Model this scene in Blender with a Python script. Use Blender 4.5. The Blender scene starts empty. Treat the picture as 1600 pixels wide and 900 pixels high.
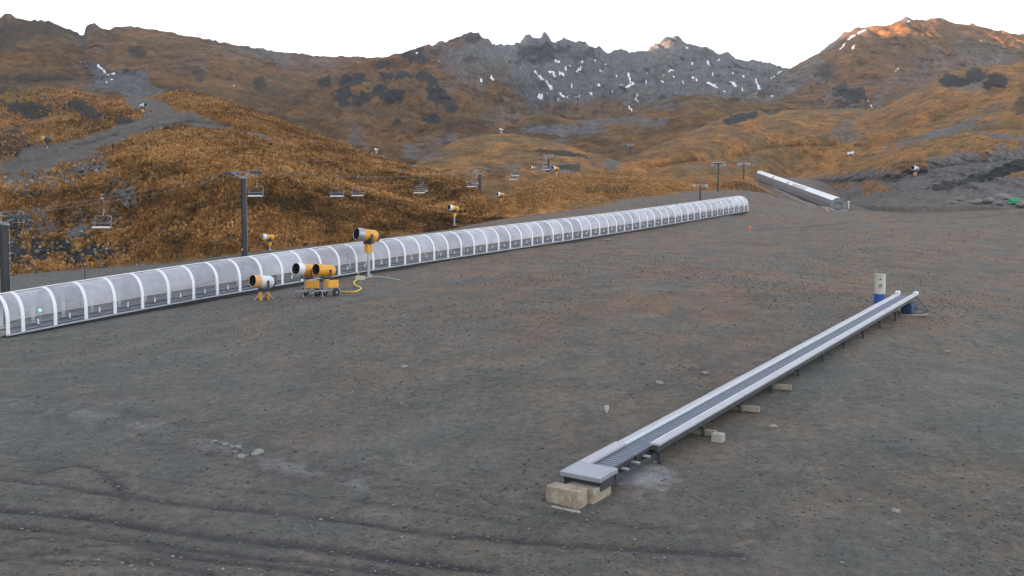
import bpy, math, random
import numpy as np
from mathutils import Vector, Matrix
random.seed(7); rng = np.random.default_rng(11)
R = math.radians
scene = bpy.context.scene
COL = scene.collection

# ------------------------------------------------------------ camera, sky, sun, exposure
F = 1386.0; U0 = 800.0; V0 = 450.0; HZ = 370.0       # focal length in photo pixels, centre, true horizon row
PITCH = math.atan((V0-HZ)/F)
cam = bpy.data.objects.new('camera', bpy.data.cameras.new('camera')); COL.objects.link(cam)
cam.location = (0, 0, 0); cam.rotation_euler = (R(90)-PITCH, 0, 0)
cam.data.sensor_width = 36; cam.data.lens = 36*F/1600; cam.data.clip_end = 20000; cam.data.clip_start = .3
scene.camera = cam
SUN_EL, SUN_AZ = 7.0, -100.0                            # degrees; azimuth from +Y (view axis), negative = to the left
w = bpy.data.worlds.new('World'); scene.world = w; w.use_nodes = True
nt = w.node_tree; bg = nt.nodes['Background']
sky = nt.nodes.new('ShaderNodeTexSky'); sky.sky_type = 'NISHITA'; sky.sun_disc = False
sky.sun_elevation = R(SUN_EL); sky.sun_rotation = R(SUN_AZ); sky.altitude = 1500
sky.air_density = 1.0; sky.dust_density = 3.0; sky.ozone_density = .6
hs = nt.nodes.new('ShaderNodeHueSaturation'); hs.inputs['Saturation'].default_value = .46   # thin high cloud: paler sky light
nt.links.new(sky.outputs[0], hs.inputs['Color']); nt.links.new(hs.outputs[0], bg.inputs[0]); bg.inputs[1].default_value = 0.15
sl = bpy.data.lights.new('sun', 'SUN'); sl.energy = 5.0; sl.angle = R(.5); sl.color = (1, .60, .33)
so = bpy.data.objects.new('sun', sl); COL.objects.link(so)
sd = Vector((math.sin(R(SUN_AZ))*math.cos(R(SUN_EL)), math.cos(R(SUN_AZ))*math.cos(R(SUN_EL)), math.sin(R(SUN_EL))))
so.rotation_euler = sd.to_track_quat('Z', 'Y').to_euler(); so.location = (-50, 50, 80)
scene.view_settings.view_transform = 'Standard'; scene.view_settings.look = 'None'
scene.view_settings.exposure = 2.45; scene.view_settings.gamma = 1
scene.render.engine = 'CYCLES'
scene.cycles.max_bounces = 6; scene.cycles.transparent_max_bounces = 16; scene.cycles.volume_bounces = 0

# ------------------------------------------------------------ helpers
cp, sp = math.cos(PITCH), math.sin(PITCH)
def P(u, v, d):
    """world point on the ray of photo pixel (u, v) at world y = d"""
    a = (u-U0)/F; b = -(v-V0)/F
    y = cp + b*sp; z = -sp + b*cp
    return (a*d/y, d, z*d/y)
def Pn(u, v, d):
    a = (u-U0)/F; b = -(v-V0)/F
    y = cp + b*sp; z = -sp + b*cp
    return np.stack([a*d/y, d, z*d/y], -1)
def zrow(v, d): return P(0, v, d)[2]
def xcol(u, d, v=400): return P(u, v, d)[0]

def hash2(ix, iy, s):
    h = (ix.astype(np.int64)*374761393 + iy.astype(np.int64)*668265263 + s*1274126177) & 0xffffffff
    h = ((h ^ (h >> 13))*1103515245) & 0xffffffff
    h = (h ^ (h >> 16)) & 0xffffffff
    return h/4294967295.0
def vnoise(x, y, s=0):
    ix = np.floor(x); iy = np.floor(y); fx = x-ix; fy = y-iy
    fx = fx*fx*fx*(fx*(fx*6-15)+10); fy = fy*fy*fy*(fy*(fy*6-15)+10)
    a = hash2(ix, iy, s); b = hash2(ix+1, iy, s); c = hash2(ix, iy+1, s); d = hash2(ix+1, iy+1, s)
    return (a+(b-a)*fx)*(1-fy) + (c+(d-c)*fx)*fy
def fbm(x, y, s=0, o=4, g=.5):
    t = 0; a = 1; n = 0
    for k in range(o):
        t = t + a*(vnoise(x, y, s+k)-.5)*2; n += a; a *= g; x, y = x*1.93+y*.45+3.7, y*1.93-x*.45+1.3
    return t/n
def ridged(x, y, s=0, o=4):
    t = 0; a = 1; n = 0
    for k in range(o):
        t = t + a*(1-np.abs(vnoise(x, y, s+k)*2-1)); n += a; a *= .5; x, y = x*2.03+y*.3+1.7, y*2.03-x*.3+4.3
    return t/n
def sstep(a, b, x): t = np.clip((x-a)/(b-a), 0, 1); return t*t*(3-2*t)

def mesh_from(name, V, Fc, mat=None, attrs=None, smooth=False, matidx=None):
    V = np.asarray(V, dtype=np.float32).reshape(-1, 3)
    me = bpy.data.meshes.new(name)
    if isinstance(Fc, np.ndarray):
        n, k = Fc.shape
        me.vertices.add(len(V)); me.vertices.foreach_set('co', V.ravel())
        me.loops.add(n*k); me.loops.foreach_set('vertex_index', Fc.astype(np.int32).ravel())
        me.polygons.add(n); me.polygons.foreach_set('loop_start', np.arange(0, n*k, k, dtype=np.int32))
        me.update(calc_edges=True)
    else:
        me.from_pydata([tuple(map(float, p)) for p in V], [], [tuple(f) for f in Fc])
    if smooth: me.polygons.foreach_set('use_smooth', np.ones(len(me.polygons), dtype=bool))
    mats = mat if isinstance(mat, (list, tuple)) else [mat]
    for m in mats:
        if m: me.materials.append(m)
    if matidx is not None: me.polygons.foreach_set('material_index', np.array(matidx, dtype=np.int32))
    for k, a in (attrs or {}).items():
        at = me.attributes.new(k, 'FLOAT', 'POINT'); at.data.foreach_set('value', a.astype(np.float32).ravel())
    me.update()
    return me
def link(name, me, parent=None, loc=None):
    o = bpy.data.objects.new(name, me); COL.objects.link(o)
    if parent: o.parent = parent
    if loc is not None: o.location = loc
    return o
def tag(o, label, cat, group=None):
    o['label'] = label; o['category'] = cat
    if group: o['group'] = group
    return o
def thing(name, label, cat, loc=(0, 0, 0), rz=0, group=None):
    o = bpy.data.objects.new(name, None); COL.objects.link(o); o.empty_display_size = .3
    o.location = loc; o.rotation_euler = (0, 0, rz)
    return tag(o, label, cat, group)
def struct(o, kind='structure'): o['kind'] = kind; return o
def copy_tree(o, parent=None):
    c = o.copy(); COL.objects.link(c); c.parent = parent
    for ch in list(o.children): copy_tree(ch, c)
    return c

class MB:
    """collects boxes, tubes and lathes into one mesh"""
    def __init__(s): s.v = []; s.f = []; s.mi = []; s.sm = []
    def add(s, vs, fs, mi=0):
        n = len(s.v); s.v += [tuple(p) for p in vs]; s.f += [tuple(i+n for i in f) for f in fs]; s.mi += [mi]*len(fs); return s
    def box(s, c, size, M=None, mi=0, bev=0.0):
        hx, hy, hz = size[0]/2, size[1]/2, size[2]/2
        b = min(bev, hx*.9, hy*.9, hz*.9)
        if b <= 0:
            vs = [Vector((x*hx, y*hy, z*hz)) for x in (-1, 1) for y in (-1, 1) for z in (-1, 1)]
            fs = [(0, 1, 3, 2), (4, 6, 7, 5), (0, 4, 5, 1), (2, 3, 7, 6), (0, 2, 6, 4), (1, 5, 7, 3)]
        else:
            ring = lambda a, c_, z: [Vector((x, y, z)) for x, y in ((-a, -c_+b), (-a, c_-b), (-a+b, c_), (a-b, c_), (a, c_-b), (a, -c_+b), (a-b, -c_), (-a+b, -c_))]
            vs = ring(hx-b, hy-b, -hz) + ring(hx, hy, -hz+b) + ring(hx, hy, hz-b) + ring(hx-b, hy-b, hz)
            fs = [tuple(range(8)), tuple(range(31, 23, -1))]
            for k in range(3):
                for i in range(8):
                    j = (i+1) % 8; fs.append((k*8+i, (k+1)*8+i, (k+1)*8+j, k*8+j))
        c = Vector(c)
        vs = [(M @ p if M else p) + c for p in vs]
        return s.add(vs, fs, mi)
    def tube(s, pts, r, n=8, caps=True, mi=0):
        pts = [Vector(p) for p in pts]; m = len(pts)
        rs = r if isinstance(r, (list, tuple)) else [r]*m
        vs = []; fs = []
        up = Vector((0, 0, 1))
        for i, p in enumerate(pts):
            t = (pts[min(i+1, m-1)]-pts[max(i-1, 0)]).normalized()
            a = t.cross(up)
            if a.length < .05: a = t.cross(Vector((0, 1, 0)))
            a.normalize(); b = a.cross(t)
            for k in range(n):
                q = 2*math.pi*(k+.5)/n
                vs.append(p + a*math.cos(q)*rs[i] + b*math.sin(q)*rs[i])
        for i in range(m-1):
            for k in range(n):
                l = (k+1) % n; fs.append((i*n+k, i*n+l, (i+1)*n+l, (i+1)*n+k))
        if caps: fs.append(tuple(range(n-1, -1, -1))); fs.append(tuple((m-1)*n+k for k in range(n)))
        return s.add(vs, fs, mi)
    def lathe(s, prof, o, axis, n=24, mi=0):
        """prof: list of (distance along axis, radius)"""
        o = Vector(o); ax = Vector(axis).normalized()
        a = ax.cross(Vector((0, 0, 1)))
        if a.length < .05: a = ax.cross(Vector((0, 1, 0)))
        a.normalize(); b = ax.cross(a)
        vs = []; fs = []
        for t, r in prof:
            for k in range(n):
                q = 2*math.pi*k/n
                vs.append(o + ax*t + (a*math.cos(q)+b*math.sin(q))*r)
        for i in range(len(prof)-1):
            for k in range(n):
                l = (k+1) % n; fs.append((i*n+k, (i+1)*n+k, (i+1)*n+l, i*n+l))
        return s.add(vs, fs, mi)
    def build(s, name, mat, parent=None, smooth=False, world=None):
        """world: location of the parent when vertices are given in world space"""
        V = np.array(s.v, dtype=np.float32)
        if world is not None: V = V-np.array(world, dtype=np.float32)
        me = mesh_from(name, V, s.f, mat, matidx=s.mi)
        if smooth:
            me.polygons.foreach_set('use_smooth', np.ones(len(me.polygons), dtype=bool))
            me.set_sharp_from_angle(angle=R(40))
        return link(name, me, parent)

# ------------------------------------------------------------ materials
def nodes(name):
    m = bpy.data.materials.new(name); m.use_nodes = True
    return m, m.node_tree, m.node_tree.nodes['Principled BSDF']
def N(t, typ, **kw):
    n = t.nodes.new(typ)
    for k, v in kw.items():
        if k == 'inp':
            for i, x in v.items(): n.inputs[i].default_value = x
        else: setattr(n, k, v)
    return n
def noise(t, scale, detail=4, rough=.55, vec=None):
    n = N(t, 'ShaderNodeTexNoise', inp={'Scale': scale, 'Detail': detail, 'Roughness': rough})
    if vec is None:
        vec = t.nodes.get('tc') or N(t, 'ShaderNodeTexCoord', name='tc')
        vec = vec.outputs['Object']
    t.links.new(vec, n.inputs['Vector']); return n.outputs['Fac']
def ramp(t, fac, stops):
    r = N(t, 'ShaderNodeValToRGB'); e = r.color_ramp.elements
    while len(e) < len(stops): e.new(.5)
    for q, (p, c) in zip(e, stops): q.position = p; q.color = (*c, 1) if len(c) == 3 else c
    t.links.new(fac, r.inputs[0]); return r.outputs[0]
def mix(t, fac, a, b, mode='MIX'):
    n = N(t, 'ShaderNodeMix', data_type='RGBA', blend_type=mode)
    for i, x in ((0, fac), (6, a), (7, b)):
        if isinstance(x, (int, float)): n.inputs[i].default_value = x
        elif isinstance(x, tuple): n.inputs[i].default_value = (*x, 1)
        else: t.links.new(x, n.inputs[i])
    return n.outputs[2]
def mth(t, op, a, b=0.0, clamp=False):
    n = N(t, 'ShaderNodeMath', operation=op, use_clamp=clamp)
    for i, x in enumerate((a, b)):
        if isinstance(x, (int, float)): n.inputs[i].default_value = x
        else: t.links.new(x, n.inputs[i])
    return n.outputs[0]
def attr(t, name): return N(t, 'ShaderNodeAttribute', attribute_name=name).outputs['Fac']
def bump(t, bs, h, strength=.5, dist=.1):
    b = N(t, 'ShaderNodeBump', inp={'Strength': strength, 'Distance': dist}); t.links.new(h, b.inputs['Height'])
    t.links.new(b.outputs[0], bs.inputs['Normal']); return b
def paint(name, col, rough=.5, metal=0, var=.25, scale=6, dirt=(.12, .10, .08), dirty=.25, bmp=.0):
    m, t, b = nodes(name)
    f = noise(t, scale, 5, .65)
    c1 = tuple(c*(1-var) for c in col)
    c = ramp(t, f, [(.3, c1), (.65, col)])
    f2 = noise(t, scale*.35, 6, .7)
    c = mix(t, ramp(t, f2, [(.5, (0, 0, 0)), (.75, (dirty,)*3)]), c, dirt)
    t.links.new(c, b.inputs['Base Color']); b.inputs['Roughness'].default_value = rough; b.inputs['Metallic'].default_value = metal
    if bmp: bump(t, b, f, bmp, .02)
    return m

M = {}
M['white'] = paint('white_paint', (.78, .79, .82), .45, var=.1, dirty=.2)
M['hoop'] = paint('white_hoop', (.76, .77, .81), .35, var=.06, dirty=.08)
M['yellow'] = paint('yellow_paint', (.80, .36, .02), .4, var=.2, scale=3)
M['orange'] = paint('faded_orange_paint', (.85, .42, .16), .5, var=.25, scale=4)
M['steel'] = paint('galvanised_steel', (.42, .44, .50), .42, metal=.5, var=.2, scale=5, dirty=.3)
M['rail'] = paint('aluminium_cover', (.44, .43, .475), .42, metal=.15, var=.12, scale=2.0, dirty=.25, dirt=(.3, .28, .26))
M['endrail'] = paint('dull_aluminium_cover', (.33, .34, .40), .4, metal=.2, var=.12, scale=3, dirty=.2)
M['dark'] = paint('dark_steel', (.055, .06, .075), .5, metal=.2, var=.3)
M['pole'] = paint('dark_pole', (.028, .030, .038), .55, var=.3, scale=2)
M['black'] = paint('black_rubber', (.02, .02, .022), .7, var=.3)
M['bluedark'] = paint('dark_blue_paint', (.015, .04, .12), .6, var=.3)
M['blue'] = paint('blue_paint', (.02, .08, .32), .45, var=.2)
M['cream'] = paint('cream_paint', (.50, .49, .43), .5, var=.15, scale=3, dirty=.4)
M['timber'] = paint('weathered_timber', (.30, .25, .20), .8, var=.35, scale=5, bmp=.3)
M['concrete'] = paint('concrete', (.40, .34, .27), .9, var=.5, scale=7, dirty=.85, dirt=(.20, .12, .07), bmp=1.0)
M['palecon'] = paint('pale_concrete', (.36, .34, .31), .9, var=.25, scale=3, bmp=.3)
M['seat'] = paint('pale_seat', (.9, .9, .93), .45, var=.1)
M['rope'] = paint('steel_rope', (.13, .13, .15), .6)
M['hose'] = paint('yellow_hose', (.75, .50, .05), .5, var=.15)
M['green'] = paint('green_tarpaulin', (.01, .30, .12), .6, var=.4, scale=3)
M['redpaint'] = paint('orange_red_paint', (.8, .16, .03), .5, var=.1)

def plastic(name, fac, col, rough=.25, tint=(.9, .92, .96)):
    m, t, b = nodes(name)
    b.inputs['Base Color'].default_value = (*col, 1); b.inputs['Roughness'].default_value = rough
    f = noise(t, .9, 5, .6)
    t.links.new(ramp(t, f, [(.3, tuple(c*.8 for c in col)), (.7, col)]), b.inputs['Base Color'])
    tr = N(t, 'ShaderNodeBsdfTransparent'); tr.inputs[0].default_value = (*tint, 1)
    mx = N(t, 'ShaderNodeMixShader')
    lw = N(t, 'ShaderNodeLayerWeight', inp={'Blend': .35})
    oi = N(t, 'ShaderNodeObjectInfo')
    k = mth(t, 'ADD', mth(t, 'MULTIPLY', lw.outputs['Facing'], .35), fac)
    k = mth(t, 'ADD', k, mth(t, 'MULTIPLY', mth(t, 'SUBTRACT', oi.outputs['Random'], .5), .22))
    k = mth(t, 'ADD', k, mth(t, 'MULTIPLY', mth(t, 'SUBTRACT', f, .5), .25), True)
    t.links.new(k, mx.inputs[0]); t.links.new(tr.outputs[0], mx.inputs[1]); t.links.new(b.outputs[0], mx.inputs[2])
    t.links.new(mx.outputs[0], t.nodes['Material Output'].inputs['Surface'])
    return m
M['panel'] = plastic('clear_cover', .42, (.66, .64, .72), .12)
M['window'] = plastic('lower_cover', .22, (.30, .29, .30), .12)
M['door'] = plastic('smoked_cover', .55, (.16, .15, .16))
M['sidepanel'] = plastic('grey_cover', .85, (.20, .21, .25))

# belt with woven ridges
m, t, b = nodes('ribbed_belt')
wv = N(t, 'ShaderNodeTexWave', wave_type='BANDS', bands_direction='Y', inp={'Scale': 2.2, 'Distortion': 1.2, 'Detail': 2.0, 'Detail Scale': 3.0})
t.links.new((t.nodes.get('tc') or N(t, 'ShaderNodeTexCoord', name='tc')).outputs['Object'], wv.inputs['Vector'])
c = ramp(t, wv.outputs['Fac'], [(.2, (.035, .045, .080)), (.55, (.075, .09, .14)), (.9, (.19, .22, .29))])
c = mix(t, ramp(t, noise(t, 1.2, 5), [(.45, (0, 0, 0)), (.7, (.5, .5, .5))]), c, (.16, .16, .17))
t.links.new(c, b.inputs['Base Color']); b.inputs['Roughness'].default_value = .55; bump(t, b, wv.outputs['Fac'], .5, .02); M['belt'] = m

# gravel ground
m, t, b = nodes('gravel_ground')
n_big = noise(t, .05, 6, .6); n_mid = noise(t, .45, 6, .65); n_fine = noise(t, 3.0, 8, .75); n_peb = noise(t, 14, 6, .8)
base = ramp(t, n_mid, [(.30, (.078, .082, .074)), (.5, (.115, .117, .106)), (.70, (.152, .149, .136))])
brown = ramp(t, n_mid, [(.3, (.105, .068, .044)), (.7, (.235, .135, .075))])
k = mth(t, 'MULTIPLY', attr(t, 'brown'), ramp(t, noise(t, .22, 8, .75), [(.36, (0, 0, 0)), (.60, (1, 1, 1))]))
c = mix(t, k, base, brown)
c = mix(t, 1.0, c, ramp(t, n_fine, [(.28, (.45, .45, .46)), (.5, (1, 1, 1)), (.74, (1.6, 1.55, 1.5))]), 'MULTIPLY')
c = mix(t, 1.0, c, ramp(t, n_peb, [(.30, (.5, .5, .52)), (.52, (1, 1, 1)), (.72, (1.5, 1.45, 1.4))]), 'MULTIPLY')
hue = N(t, 'ShaderNodeTexNoise', inp={'Scale': 5.0, 'Detail': 4.0, 'Roughness': .7}); t.links.new(t.nodes['tc'].outputs['Object'], hue.inputs['Vector'])
c = mix(t, .30, c, hue.outputs['Color'], 'OVERLAY')
c = mix(t, attr(t, 'track'), c, (.030, .028, .034))
c = mix(t, attr(t, 'pale'), c, ramp(t, n_fine, [(.3, (.16, .155, .16)), (.7, (.42, .40, .41))]))
c = mix(t, ramp(t, n_big, [(.3, (.25, .25, .25)), (.6, (0, 0, 0))]), c, (.085, .083, .088))
t.links.new(c, b.inputs['Base Color']); b.inputs['Roughness'].default_value = .95
h = mth(t, 'ADD', n_fine, mth(t, 'MULTIPLY', n_peb, .5)); bump(t, b, h, .9, .10); M['ground'] = m

def terrain_mat(name, s1, s2, gold=1.0, dist=.5, sat=1.0):
    """tussock hillside with bare rock, scrub, dip shade and snow masks"""
    m, t, b = nodes(name)
    a1 = noise(t, s1, 8, .72); a2 = noise(t, s2, 6, .7); a3 = noise(t, s1*.12, 5, .6)
    o = lambda r, g, bb: (r*gold, g*gold*(1.0), bb*gold)
    tus = ramp(t, a1, [(.30, (.045, .030, .014)), (.42, o(.17, .074, .022)), (.56, o(.33, .150, .044)), (.72, o(.52, .275, .10))])
    tus2 = ramp(t, a1, [(.30, (.030, .026, .014)), (.48, o(.15, .085, .032)), (.62, o(.25, .14, .052)), (.75, o(.36, .22, .10))])
    tus = mix(t, ramp(t, a3, [(.42, (1, 1, 1)), (.62, (0, 0, 0))]), tus, tus2)
    tus = mix(t, ramp(t, noise(t, s1*.5, 6, .7), [(.50, (0, 0, 0)), (.66, (.75,)*3)]), tus, (.085, .072, .045))
    tus = mix(t, 1.0, tus, ramp(t, a2, [(.33, (.5, .48, .45)), (.5, (1, 1, 1)), (.68, (1.45, 1.4, 1.3))]), 'MULTIPLY')
    rock = ramp(t, a1, [(.28, (.034, .034, .036)), (.5, (.112, .110, .112)), (.72, (.285, .28, .28))])
    rock = mix(t, .35, rock, ramp(t, a2, [(.3, (.07, .06, .06)), (.7, (.21, .19, .18))]))
    kr = mth(t, 'ADD', attr(t, 'rock'), mth(t, 'MULTIPLY', mth(t, 'SUBTRACT', a1, .5), 1.1))
    kr = mth(t, 'ADD', kr, mth(t, 'MULTIPLY', mth(t, 'SUBTRACT', a2, .5), 1.0))
    kr = ramp(t, kr, [(.28, (0, 0, 0)), (.78, (1, 1, 1))])
    c = mix(t, kr, tus, rock)
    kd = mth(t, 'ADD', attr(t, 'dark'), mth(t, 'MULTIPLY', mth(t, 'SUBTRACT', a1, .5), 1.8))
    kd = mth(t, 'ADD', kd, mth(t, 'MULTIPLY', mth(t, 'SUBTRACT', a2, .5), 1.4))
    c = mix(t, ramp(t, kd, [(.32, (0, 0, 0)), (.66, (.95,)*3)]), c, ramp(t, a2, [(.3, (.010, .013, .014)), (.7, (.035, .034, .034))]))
    kp = mth(t, 'ADD', attr(t, 'dirt'), mth(t, 'MULTIPLY', mth(t, 'SUBTRACT', a2, .5), .5))
    c = mix(t, ramp(t, kp, [(.30, (0, 0, 0)), (.75, (1, 1, 1))]), c, ramp(t, a1, [(.3, (.085, .075, .072)), (.7, (.19, .17, .155))]))
    ks = mth(t, 'ADD', attr(t, 'snow'), mth(t, 'MULTIPLY', mth(t, 'SUBTRACT', a1, .5), 1.3))
    c = mix(t, ramp(t, ks, [(.50, (0, 0, 0)), (.60, (1, 1, 1))]), c, (.93, .93, .96))
    t.links.new(c, b.inputs['Base Color']); b.inputs['Roughness'].default_value = .95
    b.inputs['Specular IOR Level'].default_value = .15
    bump(t, b, mth(t, 'ADD', a1, a2), .8, dist)
    return m
M['hill_near'] = terrain_mat('tussock_near', .9, .22, 1.25, .5)
M['hill_mid'] = terrain_mat('tussock_middle', .55, .13, 1.2, 1.0)
M['hill_far'] = terrain_mat('tussock_far', .16, .045, .74, 3.5)

# ------------------------------------------------------------ ground: one smooth height field through surveyed points
def near_wall(n): return ((-768+30.46*n)/F*54.0, 54.0*(1+.0286*n))
TB = [(22, 528), (320, 472), (620, 422), (800, 392), (1000, 362), (1170, 332)]
def u_to_n(u): q = u-800; return (q+768)/(30.46-.0286*q)
CT = []
for u, v in TB:
    n = u_to_n(u); x, d = near_wall(n); z = zrow(v, d); CT.append((x, d, z)); CT.append((x-2.0, d+1.5, z+.05))
def addp(u, v, d): CT.append(P(u, v, d))
for q in [(0, 434, 108), (100, 424, 112), (250, 412, 112), (380, 397, 113), (500, 384, 119), (600, 372, 124), (700, 358, 132), (760, 347, 138),
          (850, 337, 146), (1000, 320, 158), (1100, 307, 166), (1180, 299, 178), (1600, 560, 42), (1600, 450, 73), (1600, 362, 125), (1600, 326, 155),
          (1400, 400, 88), (1400, 347, 132), (1400, 326, 172), (1310, 347, 140), (1310, 339, 160), (1310, 332, 180), (1180, 281, 288), (1250, 304, 228), (1330, 309, 230),
          (912, 792, 21.8), (0, 700, 29), (0, 900, 18.2), (800, 900, 18.6), (1600, 900, 18.0), (1600, 720, 25)]: addp(*q)
CT += [(-100, -100, -9), (100, -100, -9), (0, -40, -8), (-80, 20, -7), (90, 20, -6.5), (-150, 50, -6), (-120, 120, -4), (170, 60, -4), (200, 160, 5), (260, 300, 6),
       (-120, 250, -14), (-30, 250, -4), (15, 250, 2), (40, 300, 8), (-43, 75, -6.2)]
_a, _b = np.array(P(875, 736, 23.0)), np.array(P(1398, 458, 49.5)); _q = (_b-_a)[:2]/np.hypot(*(_b-_a)[:2]); _q = np.array([_q[1], -_q[0]])
for _f, _h in ((0, .66), (.15, .60), (.35, .50), (.55, .50), (.75, .58), (.9, .75), (1, .9)):
    _p = _a+(_b-_a)*_f; CT += [(_p[0]+_q[0]*.3, _p[1]+_q[1]*.3, _p[2]-_h), (_p[0]+_q[0]*1.4, _p[1]+_q[1]*1.4, _p[2]-_h-.08)]
_a, _b = np.array(P(1309, 332, 180)), np.array(P(1187, 281, 290))
for _f in (.2, .4, .6, .8): CT.append(tuple(_a+(_b-_a)*_f))
CT = np.array(CT)
def tps_fit(p, lam=.02):
    n = len(p); X = p[:, :2]/50
    r2 = ((X[:, None]-X[None])**2).sum(-1)
    K = np.where(r2 > 0, r2*np.log(np.maximum(r2, 1e-12)), 0) + lam*np.eye(n)
    Pm = np.hstack([np.ones((n, 1)), X]); A = np.zeros((n+3, n+3)); A[:n, :n] = K; A[:n, n:] = Pm; A[n:, :n] = Pm.T
    return np.linalg.solve(A, np.concatenate([p[:, 2], np.zeros(3)])), X
TW, TX = tps_fit(CT)
def gz_smooth(x, y):
    x = np.asarray(x, float)/50; y = np.asarray(y, float)/50
    z = TW[-3] + TW[-2]*x + TW[-1]*y
    for wgt, (a, b_) in zip(TW[:-3], TX):
        r2 = (x-a)**2+(y-b_)**2; z = z + wgt*r2*np.log(np.maximum(r2, 1e-12))
    return z
def gz(x, y):
    x = np.asarray(x, float); y = np.asarray(y, float)
    k = np.clip(y/60, .4, 1.6)
    return gz_smooth(x, y) + .16*k*fbm(x*.09, y*.09, 5, 3) + .05*fbm(x*.5, y*.5, 9, 4) + .022*fbm(x*2.3, y*2.3, 19, 3)
def pix_to_ground(u, v, lo=10, hi=400):
    """where the ray of a pixel meets the ground"""
    for _ in range(1):
        ds = np.geomspace(lo, hi, 3000); p = Pn(np.full_like(ds, u), np.full_like(ds, v), ds)
        h = p[:, 2]-gz_smooth(p[:, 0], p[:, 1]); i = np.argmax(h < 0)
        d = ds[i] if h[i] < 0 else 60
    x, y, z = P(u, v, d); return x, y, float(gz(x, y))
def seg_dist(x, y, a, b):
    ax, ay = a; bx, by = b; L = (bx-ax)**2+(by-ay)**2+1e-9
    t = np.clip(((x-ax)*(bx-ax)+(y-ay)*(by-ay))/L, 0, 1)
    return np.hypot(x-ax-t*(bx-ax), y-ay-t*(by-ay))

def poly_world(pts): return [pix_to_ground(u, v)[:2] for u, v in pts]
def smooth_poly(pts, n=6):
    pts = np.array(pts, float); k = len(pts); out = []
    for i in range(k-1):
        p0, p1, p2, p3 = pts[max(i-1, 0)], pts[i], pts[i+1], pts[min(i+2, k-1)]
        for j in range(n):
            t_ = j/n; out.append(.5*((2*p1)+(-p0+p2)*t_+(2*p0-5*p1+4*p2-p3)*t_**2+(-p0+3*p1-3*p2+p3)*t_**3))
    out.append(pts[-1]); return [tuple(q) for q in out]
TRACKS = [([(-60, 700), (60, 716), (200, 742), (360, 764), (520, 780), (700, 800), (860, 830)], .13, .35),
          ([(-60, 820), (60, 826), (200, 846), (380, 866), (560, 890), (650, 905)], .15, .7),
          ([(-40, 880), (100, 862), (200, 872), (330, 895)], .15, .55),
          ([(200, 690), (330, 700), (460, 722), (640, 765), (760, 800)], .12, .3),
          ([(-60, 742), (0, 748), (80, 756), (180, 772), (300, 788), (420, 800), (560, 818), (700, 835), (900, 852), (1150, 868)], .16, .75),
          ([(-60, 788), (0, 797), (140, 808), (240, 825), (330, 838), (450, 850), (600, 872), (760, 890)], .20, .95),
          ([(60, 768-30), (120, 726), (160, 738), (185, 760), (195, 780)], .16, .7),
          ([(190, 848), (240, 856), (290, 868), (400, 880), (520, 900)], .14, .7),
          ([(0, 850), (60, 838), (130, 852), (200, 848)], .14, .5),
          ([(0, 866), (120, 880), (250, 872), (330, 862)], .14, .4),
          ([(290, 820), (325, 800), (350, 786)], .18, .35),
          ([(240, 700), (330, 712), (450, 730), (620, 752), (800, 790), (980, 822), (1200, 838)], .22, .30),
          ([(1190, 360), (1300, 352), (1400, 347), (1500, 340), (1600, 335), (1700, 332)], .6, .55),
          ([(640, 640), (800, 610), (1000, 598), (1100, 575), (1250, 545)], .25, .18),
          ([(980, 620), (1060, 588), (1130, 565), (1200, 545)], .35, .3)]
def ground_attrs(x, y):
    track = np.zeros_like(x)
    for pts, wd, st in TRACKS:
        wp = smooth_poly(poly_world(pts), 5)
        dm = np.full_like(x, 1e9)
        for a, b_ in zip(wp[:-1], wp[1:]): dm = np.minimum(dm, seg_dist(x, y, a, b_))
        jit = .6+.8*(fbm(x*1.1, y*1.1, 77, 3)*.5+.5)
        track = np.maximum(track, st*jit*np.exp(-(dm/wd)**2))
    # brown weathered soil across the middle and far part of the pad
    d = y; br = sstep(28, 60, d)*.85 + .35*sstep(-.2, .3, fbm(x*.03, y*.03, 41, 3))
    br = br*sstep(-30, 10, x+.15*(y-40)) + .15
    pale = np.zeros_like(x)
    for (u, v, rx, ry, s_) in [(1002, 742, .95, 1.3, 1.0)]:
        cx, cy, _ = pix_to_ground(u, v); q = np.hypot((x-cx)/rx, (y-cy)/ry)
        pale = np.maximum(pale, s_*sstep(1.2, .5, q+.45*fbm(x*3, y*3, 61, 3)))
    wp = smooth_poly(poly_world([(-40, 622), (60, 634), (150, 650), (230, 664), (320, 690), (400, 712), (480, 735), (560, 760)]), 4)
    dm = np.full_like(x, 1e9)
    for a, b_ in zip(wp[:-1], wp[1:]): dm = np.minimum(dm, seg_dist(x, y, a, b_))
    pale = np.maximum(pale, .45*np.exp(-(dm/.5)**2)*sstep(-.1, .4, fbm(x*1.4, y*1.4, 88, 4)))
    track = np.maximum(track, .42*np.exp(-((dm-.75)/.4)**2)*sstep(-.2, .3, fbm(x*1.2, y*1.2, 98, 4)))
    return np.clip(track, 0, 1), np.clip(br, 0, 1), pale
def grid_faces(nr, nc):
    i = np.arange(nr*nc).reshape(nr, nc)
    return np.stack([i[:-1, :-1].ravel(), i[:-1, 1:].ravel(), i[1:, 1:].ravel(), i[1:, :-1].ravel()], -1)
s_ = np.concatenate([np.linspace(-3, -.75, 60)[:-1], np.linspace(-.75, .75, 1150), np.linspace(.75, 3, 60)[1:]])
d_ = np.concatenate([1/np.linspace(1/6., 1/15., 40)[:-1], 1/np.linspace(1/15., 1/60., 460)[:-1], np.geomspace(60, 330, 300)])
S, D = np.meshgrid(s_, d_); X = S*D; Z = gz(X, D)
tr, br, pa = ground_attrs(X, D)
Z = Z - .07*tr
ground = struct(link('ground', mesh_from('ground', np.stack([X, D, Z], -1), grid_faces(*X.shape), M['ground'], {'track': tr, 'brown': br, 'pale': pa}, True)))
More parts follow.
